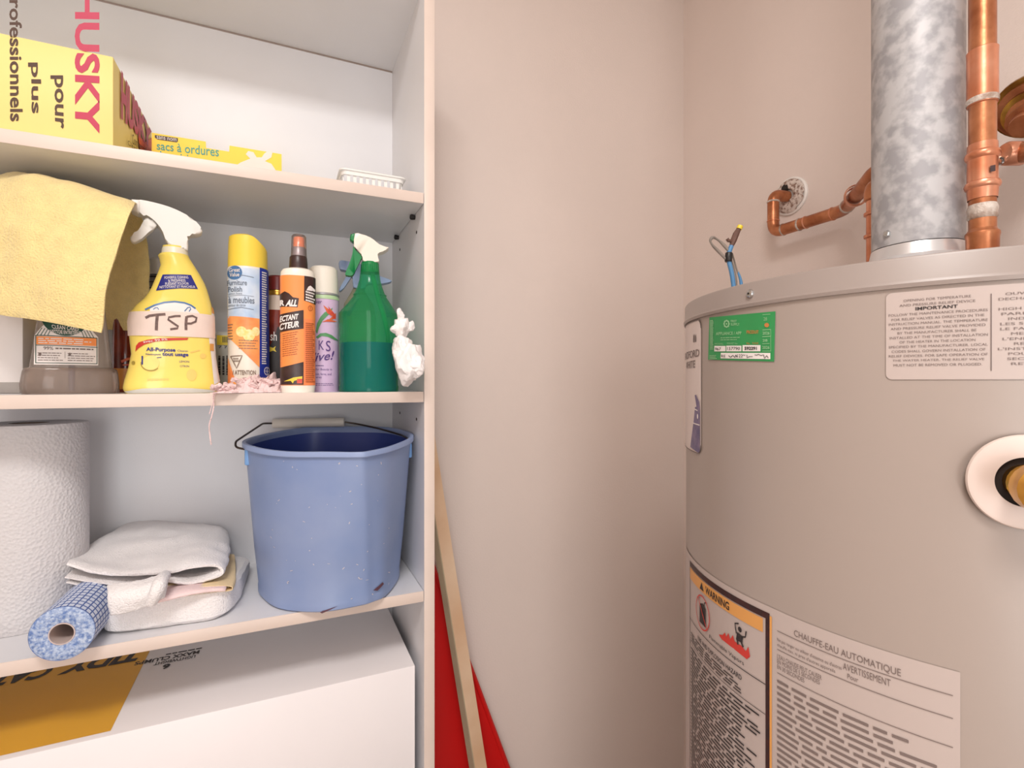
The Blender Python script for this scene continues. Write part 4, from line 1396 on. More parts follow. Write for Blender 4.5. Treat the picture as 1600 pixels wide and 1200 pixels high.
decal('stripe_lettering', S_, [bars([(408, 570), (416, 570), (416, 426), (408, 426)], 40, 0.55, 50), stroke2(arc2(416, 580, 4, 6), 1), stroke2([(413, 580), (419, 580)], .8), stroke2([(416, 575), (416, 585)], .8)], M_PAPER, fp, 0.0012)
decal('blue_oval', S_, [ell2(368, 432, 11, 10.5, 24, 5)], M_BLUEP, fp, 0.0010)
decal('oval_lettering', S_, [textq('Great', R(360, 425, 376, 431), 0.01), textq('Value', R(361, 432, 375, 438), 0.01)], M_PAPER, fp, 0.0015)
decal('grey_lettering', S_, [textq('Furniture', R(356.8, 443, 386, 451), 0.015, 0), textq('Polish', R(358, 453, 379, 461), 0.015), textq('Lemon Scent', R(358, 462, 379, 465)), textq('à meubles', R(359, 468, 397, 478), 0.015), textq('senteur de citron', R(358, 479, 384, 483)),
                             stroke2([(358, 437), (380, 436), (396, 438)], .8), stroke2([(358, 487), (378, 484.5), (396, 487)], .8), stroke2([(358, 467), (380, 466), (396, 467)], .5)], mat('slate_print', (112, 122, 138), 0.45), fp, 0.0011)
decal('lemon_picture', S_, [ell2(378, 521, 8, 8, 16, 5), ell2(389, 526, 9, 9, 16, 5), ell2(399, 520, 6, 7, 16, 5)], mat('lemon_print', (248, 214, 120), 0.4, vscale=200, col2=(250, 234, 180)), fp, 0.0010)
decal('warning_print', S_, [stroke2([(362, 558), (379, 557), (371, 576), (362, 558)], 1.3), bars(R(366, 560, 376, 567), 2, .5, 52), textq('/ ATTENTION', R(365, 579, 399, 586), 0.02), bars(R(358, 508, 366, 534), 6, .35, 53), bars(R(374, 532, 402, 548), 4, .25, 54)], mat('warm_grey_print', (130, 110, 96), 0.45), fp, 0.0011)

# --- red bottle behind
T = Turned(434, 0.86, Z_MID)
secs = [(625, 408, 460, .8, 2.4), (600, 407, 461, .8, 2.4), (500, 410, 458, .8, 2.4), (486, 414, 454, .85, 2.2), (470, 418, 450, .9, 2), (461, 419, 449, 1, 2), (458, 419, 449, 1, 2)]
S_ = T.skin(secs)
rb = thing('dark_red_bottle', T.base, 'dark red bottle with a maroon cap between the polish can and the orange spray', 'bottle')
part('bottle', T.loft([s for s in secs if s[0] >= 486] + [(488, 413, 455, .85, 2.2)][:0]), M_AMBER, rb)
part('neck', T.loft([(487, 414, 454, .85, 2.2), (470, 418, 450, .9, 2), (462, 419, 449, 1, 2)]), mat('milky_glass', (216, 196, 180), 0.25), rb)
part('gold_ring', T.loft([(463, 418, 450, 1, 2), (461, 417, 451, 1, 2), (456, 417, 451, 1, 2), (454, 418, 450, 1, 2)]), M_BRASS, rb)
part('cap', T.loft([(455, 416, 452, 1, 2), (452, 415.5, 452.5, 1, 2), (435, 416, 452, 1, 2), (432.5, 419, 449, 1, 2)]), M_DKRCAP, rb)
decal('black_label', S_, [poly2([(409, 605), (458, 605), (458, 520), (434, 512), (428, 530), (421, 545), (409, 560)], maxlen=5)], M_INK, rb, 0.0006)
decal('lettering', S_, [textq('sh', [(423, 534), (432.5, 534), (432.5, 520), (423, 520)], 0.01)], M_PAPER, rb, 0.0011)
decal('star', S_, [poly2([(422, 543), (427, 545), (431, 542), (429.5, 546.5), (432, 551), (427, 549), (422, 551)])], M_YEL, rb, 0.0011)

# --- orange protectant spray
T = Turned(465, 0.775, Z_MID)
secs = [(625, 440, 492, .8, 2.3), (611, 440, 492, .8, 2.3), (603, 439, 493, .8, 2.3), (436, 438, 493, .8, 2.3), (427, 439, 492, .8, 2.3), (423, 442, 489, .85, 2.2), (420.5, 450, 483, .9, 2)]
S_ = T.skin(secs)
og = thing('orange_spray_bottle', T.base, 'orange labelled protectant spray bottle with clear capped pump nozzle', 'spray bottle')
part('bottle', T.loft(secs), M_CREAM, og)
part('collar', T.loft([(422, 452, 481, 1, 2), (420, 451.5, 481.5, 1, 2), (403, 452.5, 480, 1, 2), (401, 454, 479, 1, 2)]), M_DKLAB, og)
part('pump', T.loft([(402, 455, 479, 1, 2), (389, 455.5, 478.5, 1, 2), (387, 457, 477, 1, 2)]), M_SILVER, og)
part('nozzle', T.loft([(388, 458, 476, 1, 2), (373, 458.5, 475.5, 1, 2), (371, 460, 474, 1, 2)]), mat('coral_nozzle', (246, 150, 108), 0.3), og)
part('clear_cap', T.loft([(402, 454.4, 479.6, 1, 2), (370, 455.5, 478.5, 1, 2), (367.5, 457.5, 476.5, 1, 2), (366.5, 462, 472, 1, 2)]), clear_mat('clear_cap', (244, 236, 234), (230, 220, 216), 0.12, 0.08), og)
decal('orange_label', S_, [poly2([(438.6, 602), (474.5, 602), (474.5, 434), (438.6, 434)], maxlen=4)], M_ORLAB, og, 0.0005)
decal('side_panel', S_, [poly2([(474.5, 602), (492.3, 602), (492.3, 500), (474.5, 500)], maxlen=4)], M_ORLAB2, og, 0.0005)
decal('side_panel', S_, [poly2([(474.5, 500), (492.3, 500), (492.3, 434), (474.5, 434)], maxlen=4)], M_ORLAB, og, 0.0005)
decal('dark_panel', S_, [poly2([(474.5, 472), (492.3, 476), (492.3, 434), (475, 434)], maxlen=4)], M_DKLAB, og, 0.0010)
decal('dark_band', S_, [poly2([(438.7, 521), (474, 515), (474, 486.5), (438.7, 494)], maxlen=4)], M_DKLAB, og, 0.0010)
decal('dark_foot', S_, [poly2([(439.2, 601), (474, 601), (474, 566), (455, 571), (439, 575)], maxlen=4)], M_DKLAB, og, 0.0010)
decal('logo_panel', S_, [poly2([(438.8, 482), (465, 483), (467, 469), (458, 468), (452, 462), (446, 459), (438.8, 463)], maxlen=4)], M_DKLAB, og, 0.0010)
decal('logo_lettering', S_, [textq('R', R(439.5, 472, 446, 481), 0.05), textq('ALL', [(447, 482), (464, 482), (465, 471.5), (449, 472)], 0.05, 0.15), textq('ECTANT', [(439, 506), (466.5, 501), (466.5, 492.5), (439, 497)], 0.04, 0.2),
                             textq('CTEUR', [(439, 518), (467, 513), (467, 503.5), (439, 508)], 0.04, 0.2), bars([(477, 473), (491.6, 476), (491.6, 458), (477, 456)], 4, .55, 60), poly2([(478, 456), (481, 450), (484, 448), (491, 453), (491, 456)])], M_PAPER, og, 0.0015)
decal('small_print', S_, [bars([(443, 559), (467, 555), (467, 518), (443, 523)], 11, .3, 61), bars([(477, 598), (491, 598), (491, 505), (477, 505)], 30, .5, 62), stroke2(arc2(484, 483, 3, 4), .8), stroke2([(484, 480), (484, 486)], .8)], mat('brown_small_print', (170, 90, 50), 0.5), og, 0.0012)
decal('flash', S_, [poly2([(445, 596), (459, 590), (472, 588), (472, 592), (460, 595), (458, 599), (455, 595)], maxlen=9)], M_YEL, og, 0.0014)
decal('flash_red', S_, [poly2(R(464, 592, 472, 599))], M_FLRED, og, 0.0016)

# --- lavender aerosol
T = Turned(505, 0.84, Z_MID)
secs = [(625, 480, 530, 1, 2), (610, 480, 530, 1, 2), (607, 480.5, 530, 1, 2), (468, 480, 530, 1, 2), (464, 481, 529.5, 1, 2), (461, 484, 526, 1, 2)]
S_ = T.skin(secs)
la = thing('lavender_can', T.base, 'lavender plant spray can with a cream cap and red flower picture', 'can')
part('can', T.loft(secs), M_LAV, la)
part('cap', T.loft([(462, 482.5, 528.5, 1, 2), (440, 482.5, 528.5, 1, 2), (422, 483.5, 527.5, 1, 2), (418.5, 487, 524, 1, 2), (418, 493, 518, 1, 2)]), M_CREAM, la)
part('rim_bead', T.loft([(464, 480.5, 530, 1, 2), (463, 479.8, 530.6, 1, 2), (461, 480, 530.4, 1, 2), (460, 481.5, 529, 1, 2)]), M_SILVER, la)
decal('green_band', S_, [poly2(R(482, 462.5, 529, 470), maxlen=4)], M_PALEG, la, 0.0005)
decal('leaves', S_, [poly2([(494, 520), (496, 508), (501, 498), (507, 491), (514, 487), (519, 483), (517, 491), (511, 496), (504, 504), (499, 514), (496, 524)], maxlen=5),
                     poly2([(494, 529), (501, 523), (509, 522), (518, 525), (529, 533), (522, 532), (512, 528), (503, 527), (497, 531)], maxlen=5)], M_LEAF, la, 0.0007)
decal('flower', S_, [poly2([(505, 480), (511, 492), (518, 496), (520, 490), (512, 485)]), poly2([(512, 481), (516, 492), (520, 498), (524, 494)]), poly2([(503, 506), (512, 501), (526, 503), (521, 504.5), (510, 505)]), poly2([(524, 490), (518, 497), (512, 503), (524, 499)])], M_FLRED, la, 0.0009)
decal('lettering', S_, [textq('K', R(498.5, 534, 506, 548)), textq('S', R(509, 534, 516, 550)), textq('live!', [(488, 567), (522, 562), (521.5, 549), (489, 553)], 0.01, 0.3), textq('Silver', R(488, 472, 503, 478), 0, .3)], M_PURP, la, 0.0008)
decal('small_print', S_, [textq('for Beauty in', R(494, 576, 518, 580)), textq('fruit, ferns, and', R(492, 583, 517, 587)), textq('variety', R(494, 588, 503, 592)), bars(R(494, 598, 521, 603), 2, .25, 70), bars(R(494, 571, 508, 573), 1, .5, 71)], M_PURP, la, 0.0008)

# --- clear bottle with a pale blue trigger, at the back
T = Turned(556, 0.94, Z_MID)
bb = thing('blue_trigger_bottle', T.base, 'pale clear bottle with a pale blue trigger head behind the green spray bottle', 'spray bottle')
secs = [(622, 534, 588, .6, 2.6), (500, 534, 588, .6, 2.6), (475, 538, 584, .6, 2.4), (458, 548, 572, .8, 2), (450, 552, 568, 1, 2)]
part('bottle', T.loft(secs), clear_mat('pale_clear', (236, 234, 214), (226, 222, 196), 0.4, 0.06), bb)
part('trigger_head', T.prism(smooth2([(531, 411), (545, 411), (558, 412), (575, 420), (592, 430), (611, 436), (610, 439), (594, 443), (580, 443), (571, 445), (570, 451), (553, 451), (552, 441), (547, 426), (532, 424)], 3), 0.010, 0.003), M_LBLUE, bb)
part('trigger_lever', T.prism(smooth2([(546, 425), (552, 428), (544, 442), (534, 456), (530, 455), (538, 440)], 3), 0.006, 0.002), M_LBLUE, bb)

# --- green spray bottle
T = Turned(577, 0.845, Z_MID)
secs = [(622, 531.5, 622, 1, 2), (611, 530.5, 623, 1, 2), (604, 530, 623.5, 1, 2), (602, 531, 622.5, 1, 2), (560, 531, 622.5, 1, 2), (500, 530.5, 622.5, 1, 2), (491, 530, 622.5, 1, 2), (488.5, 532, 620, 1, 2), (476, 543, 612, 1, 2), (463.5, 552.5, 603.5, 1, 2), (461.5, 551.5, 604.5, 1, 2), (460, 553, 602, 1, 2),
        (450, 558, 598, 1, 2), (438, 561.5, 594.5, 1, 2), (427, 563, 593, 1, 2), (415, 564, 592, 1, 2)]
gs = thing('green_spray_bottle', T.base, 'green see-through spray bottle half full of teal liquid with a white trigger', 'spray bottle')
part('bottle', T.loft(secs, 56, True, False), M_GREENB, gs)
part('liquid', T.loft([(611, 534, 619, 1, 2), (603, 533, 620, 1, 2), (537, 533, 620, 1, 2)], 48), M_TEALL, gs)
V, F = T.loft([(427, 564, 592.5, 1, 2), (425.5, 563.5, 593, 1, 2), (412, 564.5, 592, 1, 2), (410, 566, 590.5, 1, 2)], 48)
part('screw_cap', (V, F), M_GREENP, gs)
for k in range(9):
    x_ = 566.5 + k * 2.85
    u_ = (x_ - 578.2) / 14.3
    part('cap_rib', tube([T.at(x_, 424, 14.2 * T.k / T.q * sqrt(1 - u_ * u_) + .0002), T.at(x_, 413, 14.0 * T.k / T.q * sqrt(1 - u_ * u_) + .0002)], 0.0006, 6), M_GREENP, gs)
part('dip_tube', tube(spline([T.at(580, 420, 0), T.at(592, 470, .006), T.at(601, 500, .010), T.at(606, 531, .012), T.at(602, 560, .012), T.at(588, 606, .012)], 6), 0.0036, 10), clear_mat('green_tube', (150, 220, 180), (120, 206, 160), 0.75, 0.05), gs)
th = part('trigger_head', T.prism(smooth2([(555, 369), (566, 370), (578, 373), (588, 380), (597, 386), (606.5, 386.5), (606, 389), (598, 394), (589, 398), (590.5, 404), (591.5, 411), (568, 411), (567, 403), (564, 400), (557, 391), (553.5, 389)], 2), 0.011, 0.0025), M_CREAM, gs)
part('nozzle', T.prism([(547, 378), (548.5, 370), (554, 368), (556, 369), (555, 381), (551, 381)], 0.0085, 0.002), M_GREENP, th)
part('trigger_lever', T.prism(smooth2([(552.5, 388), (556, 394), (566, 403), (563, 409), (556, 424), (551, 433), (545, 433), (540, 431.5), (546, 416), (551, 400)], 3), 0.0065, 0.002), M_GREENP, gs)

# --- crumpled white plastic bag at the right end
cz = 0.80
bc_ = PD(640, 560, cz)
bgt = thing('crumpled_bag', Vector((bc_.x, bc_.y, Z_MID)), 'crumpled white plastic bag against the right end of the middle shelf', 'bag')
lo = PD(637, 567, cz - .005)
up = PD(629, 510, cz)
def film(c, rx, ry, rz, seed, n=26, sub=4):
    """crumpled plastic film: a lump cut by random planes, so that it is all facets and creases"""
    rn = random.Random(seed)
    pl_ = []
    for _ in range(n):
        d_ = Vector((rn.gauss(0, 1), rn.gauss(0, 1), rn.gauss(0, 1))).normalized()
        pl_.append((d_, rn.uniform(.66, .98)))
    bm = bmesh.new()
    bmesh.ops.create_icosphere(bm, subdivisions=sub, radius=1.0)
    for v in bm.verts:
        d_ = v.co.normalized()
        s = 1.18
        for nn, h in pl_:
            q = d_.dot(nn)
            if q > 0.05:
                s = min(s, h / q)
        s += .10 * noise.noise(d_ * 3.1 + Vector((seed, 0, 0))) + .05 * abs(noise.noise(d_ * 8 + Vector((0, seed, 0))))
        v.co = Vector((d_.x * rx * s, d_.y * ry * s, d_.z * rz * s)) + Vector(c)
    return bm_vf(bm)


V, F = join(film(lo, .0245, .025, .0335, 3), film(PD(628, 545, cz - .004), .0185, .018, .024, 8), film(PD(650, 572, cz - .01), .016, .016, .019, 14))
V = [Vector((min(v.x, X0 - .0006) if v.y > Y0 else v.x, v.y, max(v.z, ZM))) for v in V]
bgo = part('bag', (V, F), M_TISSUE, bgt, sharp=14)
V, F = join(film(up, .0135, .012, .0155, 5, 16), film(up + Vector((-.011, -.003, -.004)), .008, .007, .007, 6, 12, 3), film(up + Vector((.012, 0, .001)), .007, .007, .008, 9, 12, 3), film(up + Vector((-.004, 0, .017)), .006, .006, .009, 12, 10, 3))
part('twisted_top', (V, F), M_TISSUE, bgt, sharp=14)

# --- pink lace cloth heaped in front of the can
pcn = PD(388, 600, 0.735)
pk_ = thing('pink_lace_cloth', Vector((pcn.x, pcn.y, Z_MID)), 'crumpled pink lace cloth at the foot of the furniture polish can', 'cloth')
V, F = [], []
rnd = random.Random(11)
nx_, ny_ = 90, 22
a_, b_ = PD(333, 606, 0.70), PD(441, 606, 0.768)
dv = Vector((0.02, 0.075, 0))
for j in range(ny_):
    for i in range(nx_):
        u, v = i / (nx_ - 1), j / (ny_ - 1)
        p = a_ * (1 - u) + b_ * u + dv * (v - 0.10)
        n1 = noise.noise(Vector((u * 9, v * 3.0, 1.7)))
        n2 = noise.noise(Vector((u * 26, v * 8, 5.2)))
        env = min(1, u * 5, (1 - u) * 9) * min(1, v * 5 + .12, (1 - v) * 6 + .1)
        hgt = (0.012 + 0.020 * v) * env * (0.75 + 0.7 * n1) * (0.72 if u < .30 else 1.0) + 0.006 * n2 * env
        p = p + Vector((0.004 * n2, 0.006 * n1 + .003 * n2, 0))
        V.append(Vector((p.x, p.y, ZM + 0.0008 + max(hgt, 0))))
k_ = len(V)
V += [Vector((v.x, v.y, max(ZM, v.z - 0.0022))) for v in V]
for j in range(ny_ - 1):
    for i in range(nx_ - 1):
        q = (j * nx_ + i, j * nx_ + i + 1, (j + 1) * nx_ + i + 1, (j + 1) * nx_ + i)
        F.append(q)
        F.append(tuple(k_ + x for x in q[::-1]))
for i in range(nx_ - 1):
    F.append((i, k_ + i, k_ + i + 1, i + 1))
    q = (ny_ - 1) * nx_
    F.append((q + i, q + i + 1, k_ + q + i + 1, k_ + q + i))
for j in range(ny_ - 1):
    F.append((j * nx_, (j + 1) * nx_, k_ + (j + 1) * nx_, k_ + j * nx_))
    q = nx_ - 1
    F.append((j * nx_ + q, k_ + j * nx_ + q, k_ + (j + 1) * nx_ + q, (j + 1) * nx_ + q))
part('cloth', (V, F), M_PINKC, pk_)
# lace ruffles along the front
V, F = [], []
for k in range(34):
    u = k / 33
    p = a_ * (1 - u) + b_ * u + dv * rnd.uniform(-0.06, .42)
    h = (.004 + .012 * rnd.random()) * (0.6 if u < .25 else 1)
    r = rnd.uniform(.0035, .0065)
    c_ = Vector((p.x, p.y, ZM + .001 + h))
    pts_ = []
    for t in range(9):
        an = t / 8 * 2 * pi * 0.9 + rnd.uniform(0, 6)
        pts_.append(c_ + Vector((cos(an) * r, sin(an) * r * .7, sin(an * 2 + k) * .0025)))
    vf = tube(spline(pts_, 3), lambda t: .0016 + .0010 * sin(t * 40) ** 2, 6)
    vf = ([Vector((v.x, v.y, max(v.z, ZM))) for v in vf[0]], vf[1])
    V, F = join((V, F), vf)
part('lace_edge', (V, F), M_LACE, pk_)
yt = Y0 - 0.004
t0 = PY(333, 606, yt)
thr = [PY(334, 607, yt + .012), PY(334, 612, yt - .002), PY(333, 622, yt - .002), PY(334, 634, yt - .002), PY(331, 650, yt - .003), PY(327, 664, yt - .002), PY(328, 680, yt - .003), PY(330, 695, yt - .002)]
thr[0].z = ZM + 0.0012
thr[1].z = ZM + 0.0012
part('hanging_thread', tube(spline(thr, 4), 0.0008, 6), M_LACE, pk_)
part('hanging_thread', tube(spline([thr[0] + Vector((.002, 0, 0)), thr[1] + Vector((.002, 0, 0))] + [PY(a, b, yt - .003) for a, b in ((335, 622), (331, 634), (327, 647))], 4), 0.0005, 6), M_LACE, pk_)

# ================================================================== things on the lower shelf
ZL = Z_LOW + 0.0004
# --- blue mop bucket
M_BUCK = mat('blue_bucket_plastic', (126, 146, 188), 0.36, vscale=9, col2=(140, 156, 192), bump=0.06, bscale=60)
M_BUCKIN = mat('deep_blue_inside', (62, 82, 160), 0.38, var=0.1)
M_RIMB = mat('pale_blue_rim', (150, 168, 208), 0.34, var=0.05)
M_LUG = mat('light_blue_lug', (118, 162, 214), 0.32, var=0.05)
M_WIRE = mat('dark_wire', (84, 72, 66), 0.35, metal=0.7)
M_SCUFF = mat('scuff_mark', (206, 200, 206), 0.6)
M_STAIN = mat('dark_stain', (96, 62, 74), 0.6)
rimp = [(383, 690, .817), (404, 700, .772), (450, 706, .742), (510, 706.5, .735), (557, 707, .738), (578, 705, .748), (612, 697, .785), (641, 684, .845), (634, 675, .915), (600, 668, .972), (540, 667, .980), (482, 668, .972), (418, 678, .90)]
botp = [(404, 920), (413, 939), (440, 954), (500, 958.5), (562, 948.5), (584, 942), (604, 932), (623, 905), (619, 891), (592, 881), (540, 880), (482, 880), (425, 893)]
RP = [PD(*p) for p in rimp]
for p in RP:
    p.x = min(p.x, X0 - 0.0075)
    p.y = min(p.y, YB - 0.0125)
BP = [PZ(a, b, ZL) for a, b in botp]
for p in BP:
    p.x = min(p.x, X0 - 0.012)


def loop3(P, per=7):
    n = len(P)
    out = []
    for i in range(n):
        p0, p1, p2, p3 = P[i - 1], P[i], P[(i + 1) % n], P[(i + 2) % n]
        for k in range(per):
            t = k / per
            out.append(0.5 * ((2 * p1) + (-p0 + p2) * t + (2 * p0 - 5 * p1 + 4 * p2 - p3) * t * t + (-p0 + 3 * p1 - 3 * p2 + p3) * t ** 3))
    return out


RL, BL_ = loop3(RP), loop3(BP)
nb = len(RL)
cr = sum(RL, Vector()) / nb
cb_ = sum(BL_, Vector()) / nb


def lev(w, inset=0.0, dz=0.0):
    c = cb_.lerp(cr, w)
    out = []
    for a, b in zip(BL_, RL):
        p = a.lerp(b, w)
        d = Vector((c.x - p.x, c.y - p.y, 0)).normalized()
        q = p + d * inset
        out.append(Vector((q.x, q.y, q.z + dz)))
    return out


def skin_levels(L, cap_lo=False, cap_hi=False):
    V, F = [], []
    for l in L:
        V += l
    for k in range(len(L) - 1):
        for i in range(nb):
            j = (i + 1) % nb
            F.append((k * nb + i, k * nb + j, (k + 1) * nb + j, (k + 1) * nb + i))
    if cap_lo:
        F.append(tuple(range(nb - 1, -1, -1)))
    if cap_hi:
        k = (len(L) - 1) * nb
        F.append(tuple(range(k, k + nb)))
    return V, F


bk = thing('mop_bucket', Vector((cb_.x, cb_.y, Z_LOW)), 'scuffed blue plastic mop bucket with wire handle at the right of the lower shelf', 'bucket')
part('outer_wall', skin_levels([lev(0, .006), lev(0, .002, .0008), lev(0.012, 0), lev(0.05, 0.0005), lev(0.062, .0014), lev(.3), lev(.6), lev(.9), lev(.985)], True), M_BUCK, bk)
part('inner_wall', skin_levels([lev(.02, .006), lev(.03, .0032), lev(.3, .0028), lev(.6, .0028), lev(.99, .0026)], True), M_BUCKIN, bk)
part('rim', skin_levels([lev(.968, .0000), lev(.968, -.0034), lev(.973, -.0044), lev(.993, -.0044), lev(1, -.0040, .0008), lev(1, .0010, .0008), lev(.993, .0028), lev(.96, .0028)]), M_RIMB, bk)
# lug, wire and grip
lp = PD(388, 702, .800)
lg = part('lug', box(lp.x - .005, lp.x + .010, lp.y - .004, lp.y + .010, lp.z - .024, lp.z + .004, .0025), M_LUG, bk)
lp2 = PD(640, 690, .87)
lp2.x = min(lp2.x, X0 - .009)
part('lug', box(lp2.x - .012, lp2.x + .003, lp2.y - .006, lp2.y + .006, lp2.z - .026, lp2.z - .002, .0025), M_LUG, bk)
hz_ = .955
w0 = [lp + Vector((.000, -.001, -.001)), PD(368, 699, .80), PD(368, 690, .81), PD(411, 661.5, .93), PD(430, 661.5, hz_)]
w1 = [PD(536, 659, hz_ + .015), PD(556, 662, .975), PD(590, 669, .965), PD(628, 680, .92), Vector((lp2.x, lp2.y, lp2.z + .003))]
for w in w0 + w1:
    w.y = min(w.y, YB - 0.010)
part('wire', tube(rounded(w0, .006, 4), .0016, 10), M_WIRE, bk)
part('wire', tube(rounded(w1, .01, 4), .0016, 10), M_WIRE, bk)
ga, gb = PD(426, 661.5, hz_), PD(539, 659.5, hz_ + .016)
ga.y, gb.y = min(ga.y, YB - .010), min(gb.y, YB - .010)
L_ = (gb - ga).length
part('grip', lathe([(0, .004), (.001, .0082), (.004, .0086), (L_ / 2, .0080), (L_ - .004, .0086), (L_ - .001, .0082), (L_, .004)], ga, gb - ga, 20), M_CREAM, bk)
# scuffs on the front wall


def SB(px, py, eps):
    best = None
    fw = min(max((py - 706) / (957 - 706), 0), 1)
    l = lev(1 - fw, -eps)
    for i in range(nb):
        a = l[i]
        zc = a.x * SN + a.y * CS
        if (a - Vector((cr.x, cr.y, a.z))).y > 0.02:
            continue
        x = (a.x * CS - a.y * SN) / zc * FP + CX
        e = abs(x - px)
        if best is None or e < best[0]:
            best = (e, i, x)
    i = best[1]
    b = l[(i + 1) % nb]
    zc = b.x * SN + b.y * CS
    xb = (b.x * CS - b.y * SN) / zc * FP + CX
    t = 0 if abs(xb - best[2]) < 1e-6 else max(-1, min(1, (px - best[2]) / (xb - best[2])))
    return l[i].lerp(b, t) if t >= 0 else l[i].lerp(l[i - 1], -t)


rnd = random.Random(5)
sc_ = []
for _ in range(46):
    x, y = rnd.uniform(420, 610), rnd.uniform(720, 945)
    a = rnd.uniform(0, 3)
    l = rnd.uniform(1, 4.5)
    sc_.append(stroke2([(x, y), (x + cos(a) * l, y + sin(a) * l)], rnd.uniform(.6, 1.5)))
decal('scuffs', SB, sc_, M_SCUFF, bk, .0006, kind='stuff')
decal('stains', SB, [poly2([(583, 935), (598, 927), (600, 931), (590, 938)]), poly2([(500, 955), (504, 953), (528, 948), (503, 957)])], M_STAIN, bk, .0007)

# --- paper towel roll at the left
tpr = .065
cz_ = .714
tx_ = (140 - CX) / FP
cxx = tx_ * cz_ - tpr * sqrt(1 + tx_ * tx_)
pc_ = Vector((cxx * CS + cz_ * SN, -cxx * SN + cz_ * CS, 0))
zt_ = EYE - (657 - HY) / FP * (cz_ + .03) - .001
pt = thing('paper_towel_roll', Vector((pc_.x, pc_.y, Z_LOW)), 'big white paper towel roll standing at the left end of the lower shelf', 'paper towel')
M_TOWEL = mat('embossed_paper', (218, 214, 214), 0.9, bump=0.5, bscale=260, kind='voronoi', var=0.03)
part('paper', lathe([(ZL, .021), (ZL, tpr - .001), (ZL + .002, tpr), (zt_ - .002, tpr), (zt_, tpr - .001), (zt_, .021)], (pc_.x, pc_.y, 0), n=72, cap0=False, cap1=False), M_TOWEL, pt)
part('core', lathe([(ZL, .0205), (zt_ - .0005, .0205), (zt_ - .0005, .0195), (ZL + .0005, .0195)], (pc_.x, pc_.y, 0), n=40, cap0=False, cap1=False), mat('grey_card', (150, 132, 118), 0.8), pt)
part('loose_edge', tube([Vector((pc_.x - .030, pc_.y - .0577, ZL + .002)), Vector((pc_.x - .030, pc_.y - .0577, zt_ - .002))], .0006, 6), M_TOWEL, pt)

# --- folded cloths
def PH(px, py, zc):
    return PD(px, py, zc)


wtl = thing('folded_white_towel', PZ(250, 960, Z_LOW), 'thick folded white terry towel at the bottom of the cloth pile', 'towel')
fl_, fr2, br_, bl__ = PZ(144, 999, ZL), PZ(362, 968, ZL), PZ(396, 886, ZL), PZ(222, 890, ZL)
part('towel', pad([fl_, fr2, br_, bl__], ZL, lambda a, b: ZL + .049 - .006 * a - .022 * b, .0035, 2.0), M_TERRY, wtl)
flp = [[PD(167, 916, .675), PD(205, 912, .68), PD(238, 905, .69), PD(258, 899, .70)],
       [PD(169, 930, .662), PD(205, 925, .667), PD(238, 916, .676), PD(262, 908, .688)],
       [PD(170, 944, .660), PD(205, 939, .665), PD(234, 928, .672), PD(261, 918, .684)],
       [PD(174, 959, .664), PD(204, 954, .669), PD(232, 944, .676), PD(257, 930, .688)]]
tt_ = thing('rumpled_white_towel', PD(230, 900, .80), 'rumpled folded white towel on top of the cloth pile', 'towel')
part('hanging_flap', sheet(flp, 8, .010, .0015, 40, 1.0), M_TERRY, tt_)
part('curled_edge', tube(spline([PD(259, 898, .70), PD(252, 907, .680), PD(246, 922, .668), PD(236, 943, .668)], 6), lambda t: .0060 + .0025 * sin(t * pi), 12), M_TERRY, tt_)
rws = [
    [PD(104, 882, .700), PD(150, 894, .700), PD(206, 899, .705), PD(262, 892, .715), PD(310, 884, .73), PD(338, 885, .745), PD(346, 896, .748), PD(326, 906, .735), PD(295, 911, .722), PD(262, 908, .712)],
    [PD(112, 872, .745), PD(160, 878, .745), PD(215, 876, .75), PD(266, 870, .76), PD(310, 866, .77), PD(338, 866, .785), PD(352, 874, .79), PD(336, 890, .78), PD(300, 896, .77), PD(264, 895, .76)],
    [PD(135, 856, .80), PD(180, 853, .80), PD(232, 848, .805), PD(280, 846, .81), PD(318, 846, .82), PD(342, 849, .83), PD(356, 860, .83), PD(340, 876, .83), PD(304, 880, .82), PD(268, 878, .81)],
    [PD(178, 830, .86), PD(214, 828, .86), PD(252, 828, .865), PD(290, 830, .87), PD(322, 832, .88), PD(344, 835, .885), PD(355, 848, .885), PD(340, 860, .88), PD(306, 862, .87), PD(272, 860, .865)],
    [PD(205, 809, .915), PD(235, 811, .915), PD(265, 816, .92), PD(300, 820, .925), PD(330, 822, .93), PD(345, 826, .93), PD(351, 836, .93), PD(340, 842, .925), PD(306, 846, .92), PD(272, 846, .915)]]
part('towel', sheet(rws, 7, .0085, .0034, 34, 4.0), M_TERRY, tt_)
for k, (dy, z_) in enumerate(((12, .0), (21, .0))):
    rw = [[PD(101 + 2 * k, 890 + dy, .700), PD(150, 899 + dy, .700), PD(204, 903 + dy - 4 * k, .706), PD(250, 898 + dy - 6 * k, .716)],
          [PD(120, 874 + dy, .75), PD(165, 878 + dy, .75), PD(215, 878 + dy, .755), PD(258, 874 + dy, .76)],
          [PD(150, 856 + dy, .81), PD(190, 856 + dy, .81), PD(236, 856 + dy, .815), PD(272, 854 + dy, .82)]]
    part('under_fold', sheet(rw, 7, .0040, .001, 30, 6.0 + k), M_TERRY, tt_)
chm = thing('tan_chamois', PD(315, 915, .78), 'tan chamois cloth folded under the rumpled white towel', 'cloth')
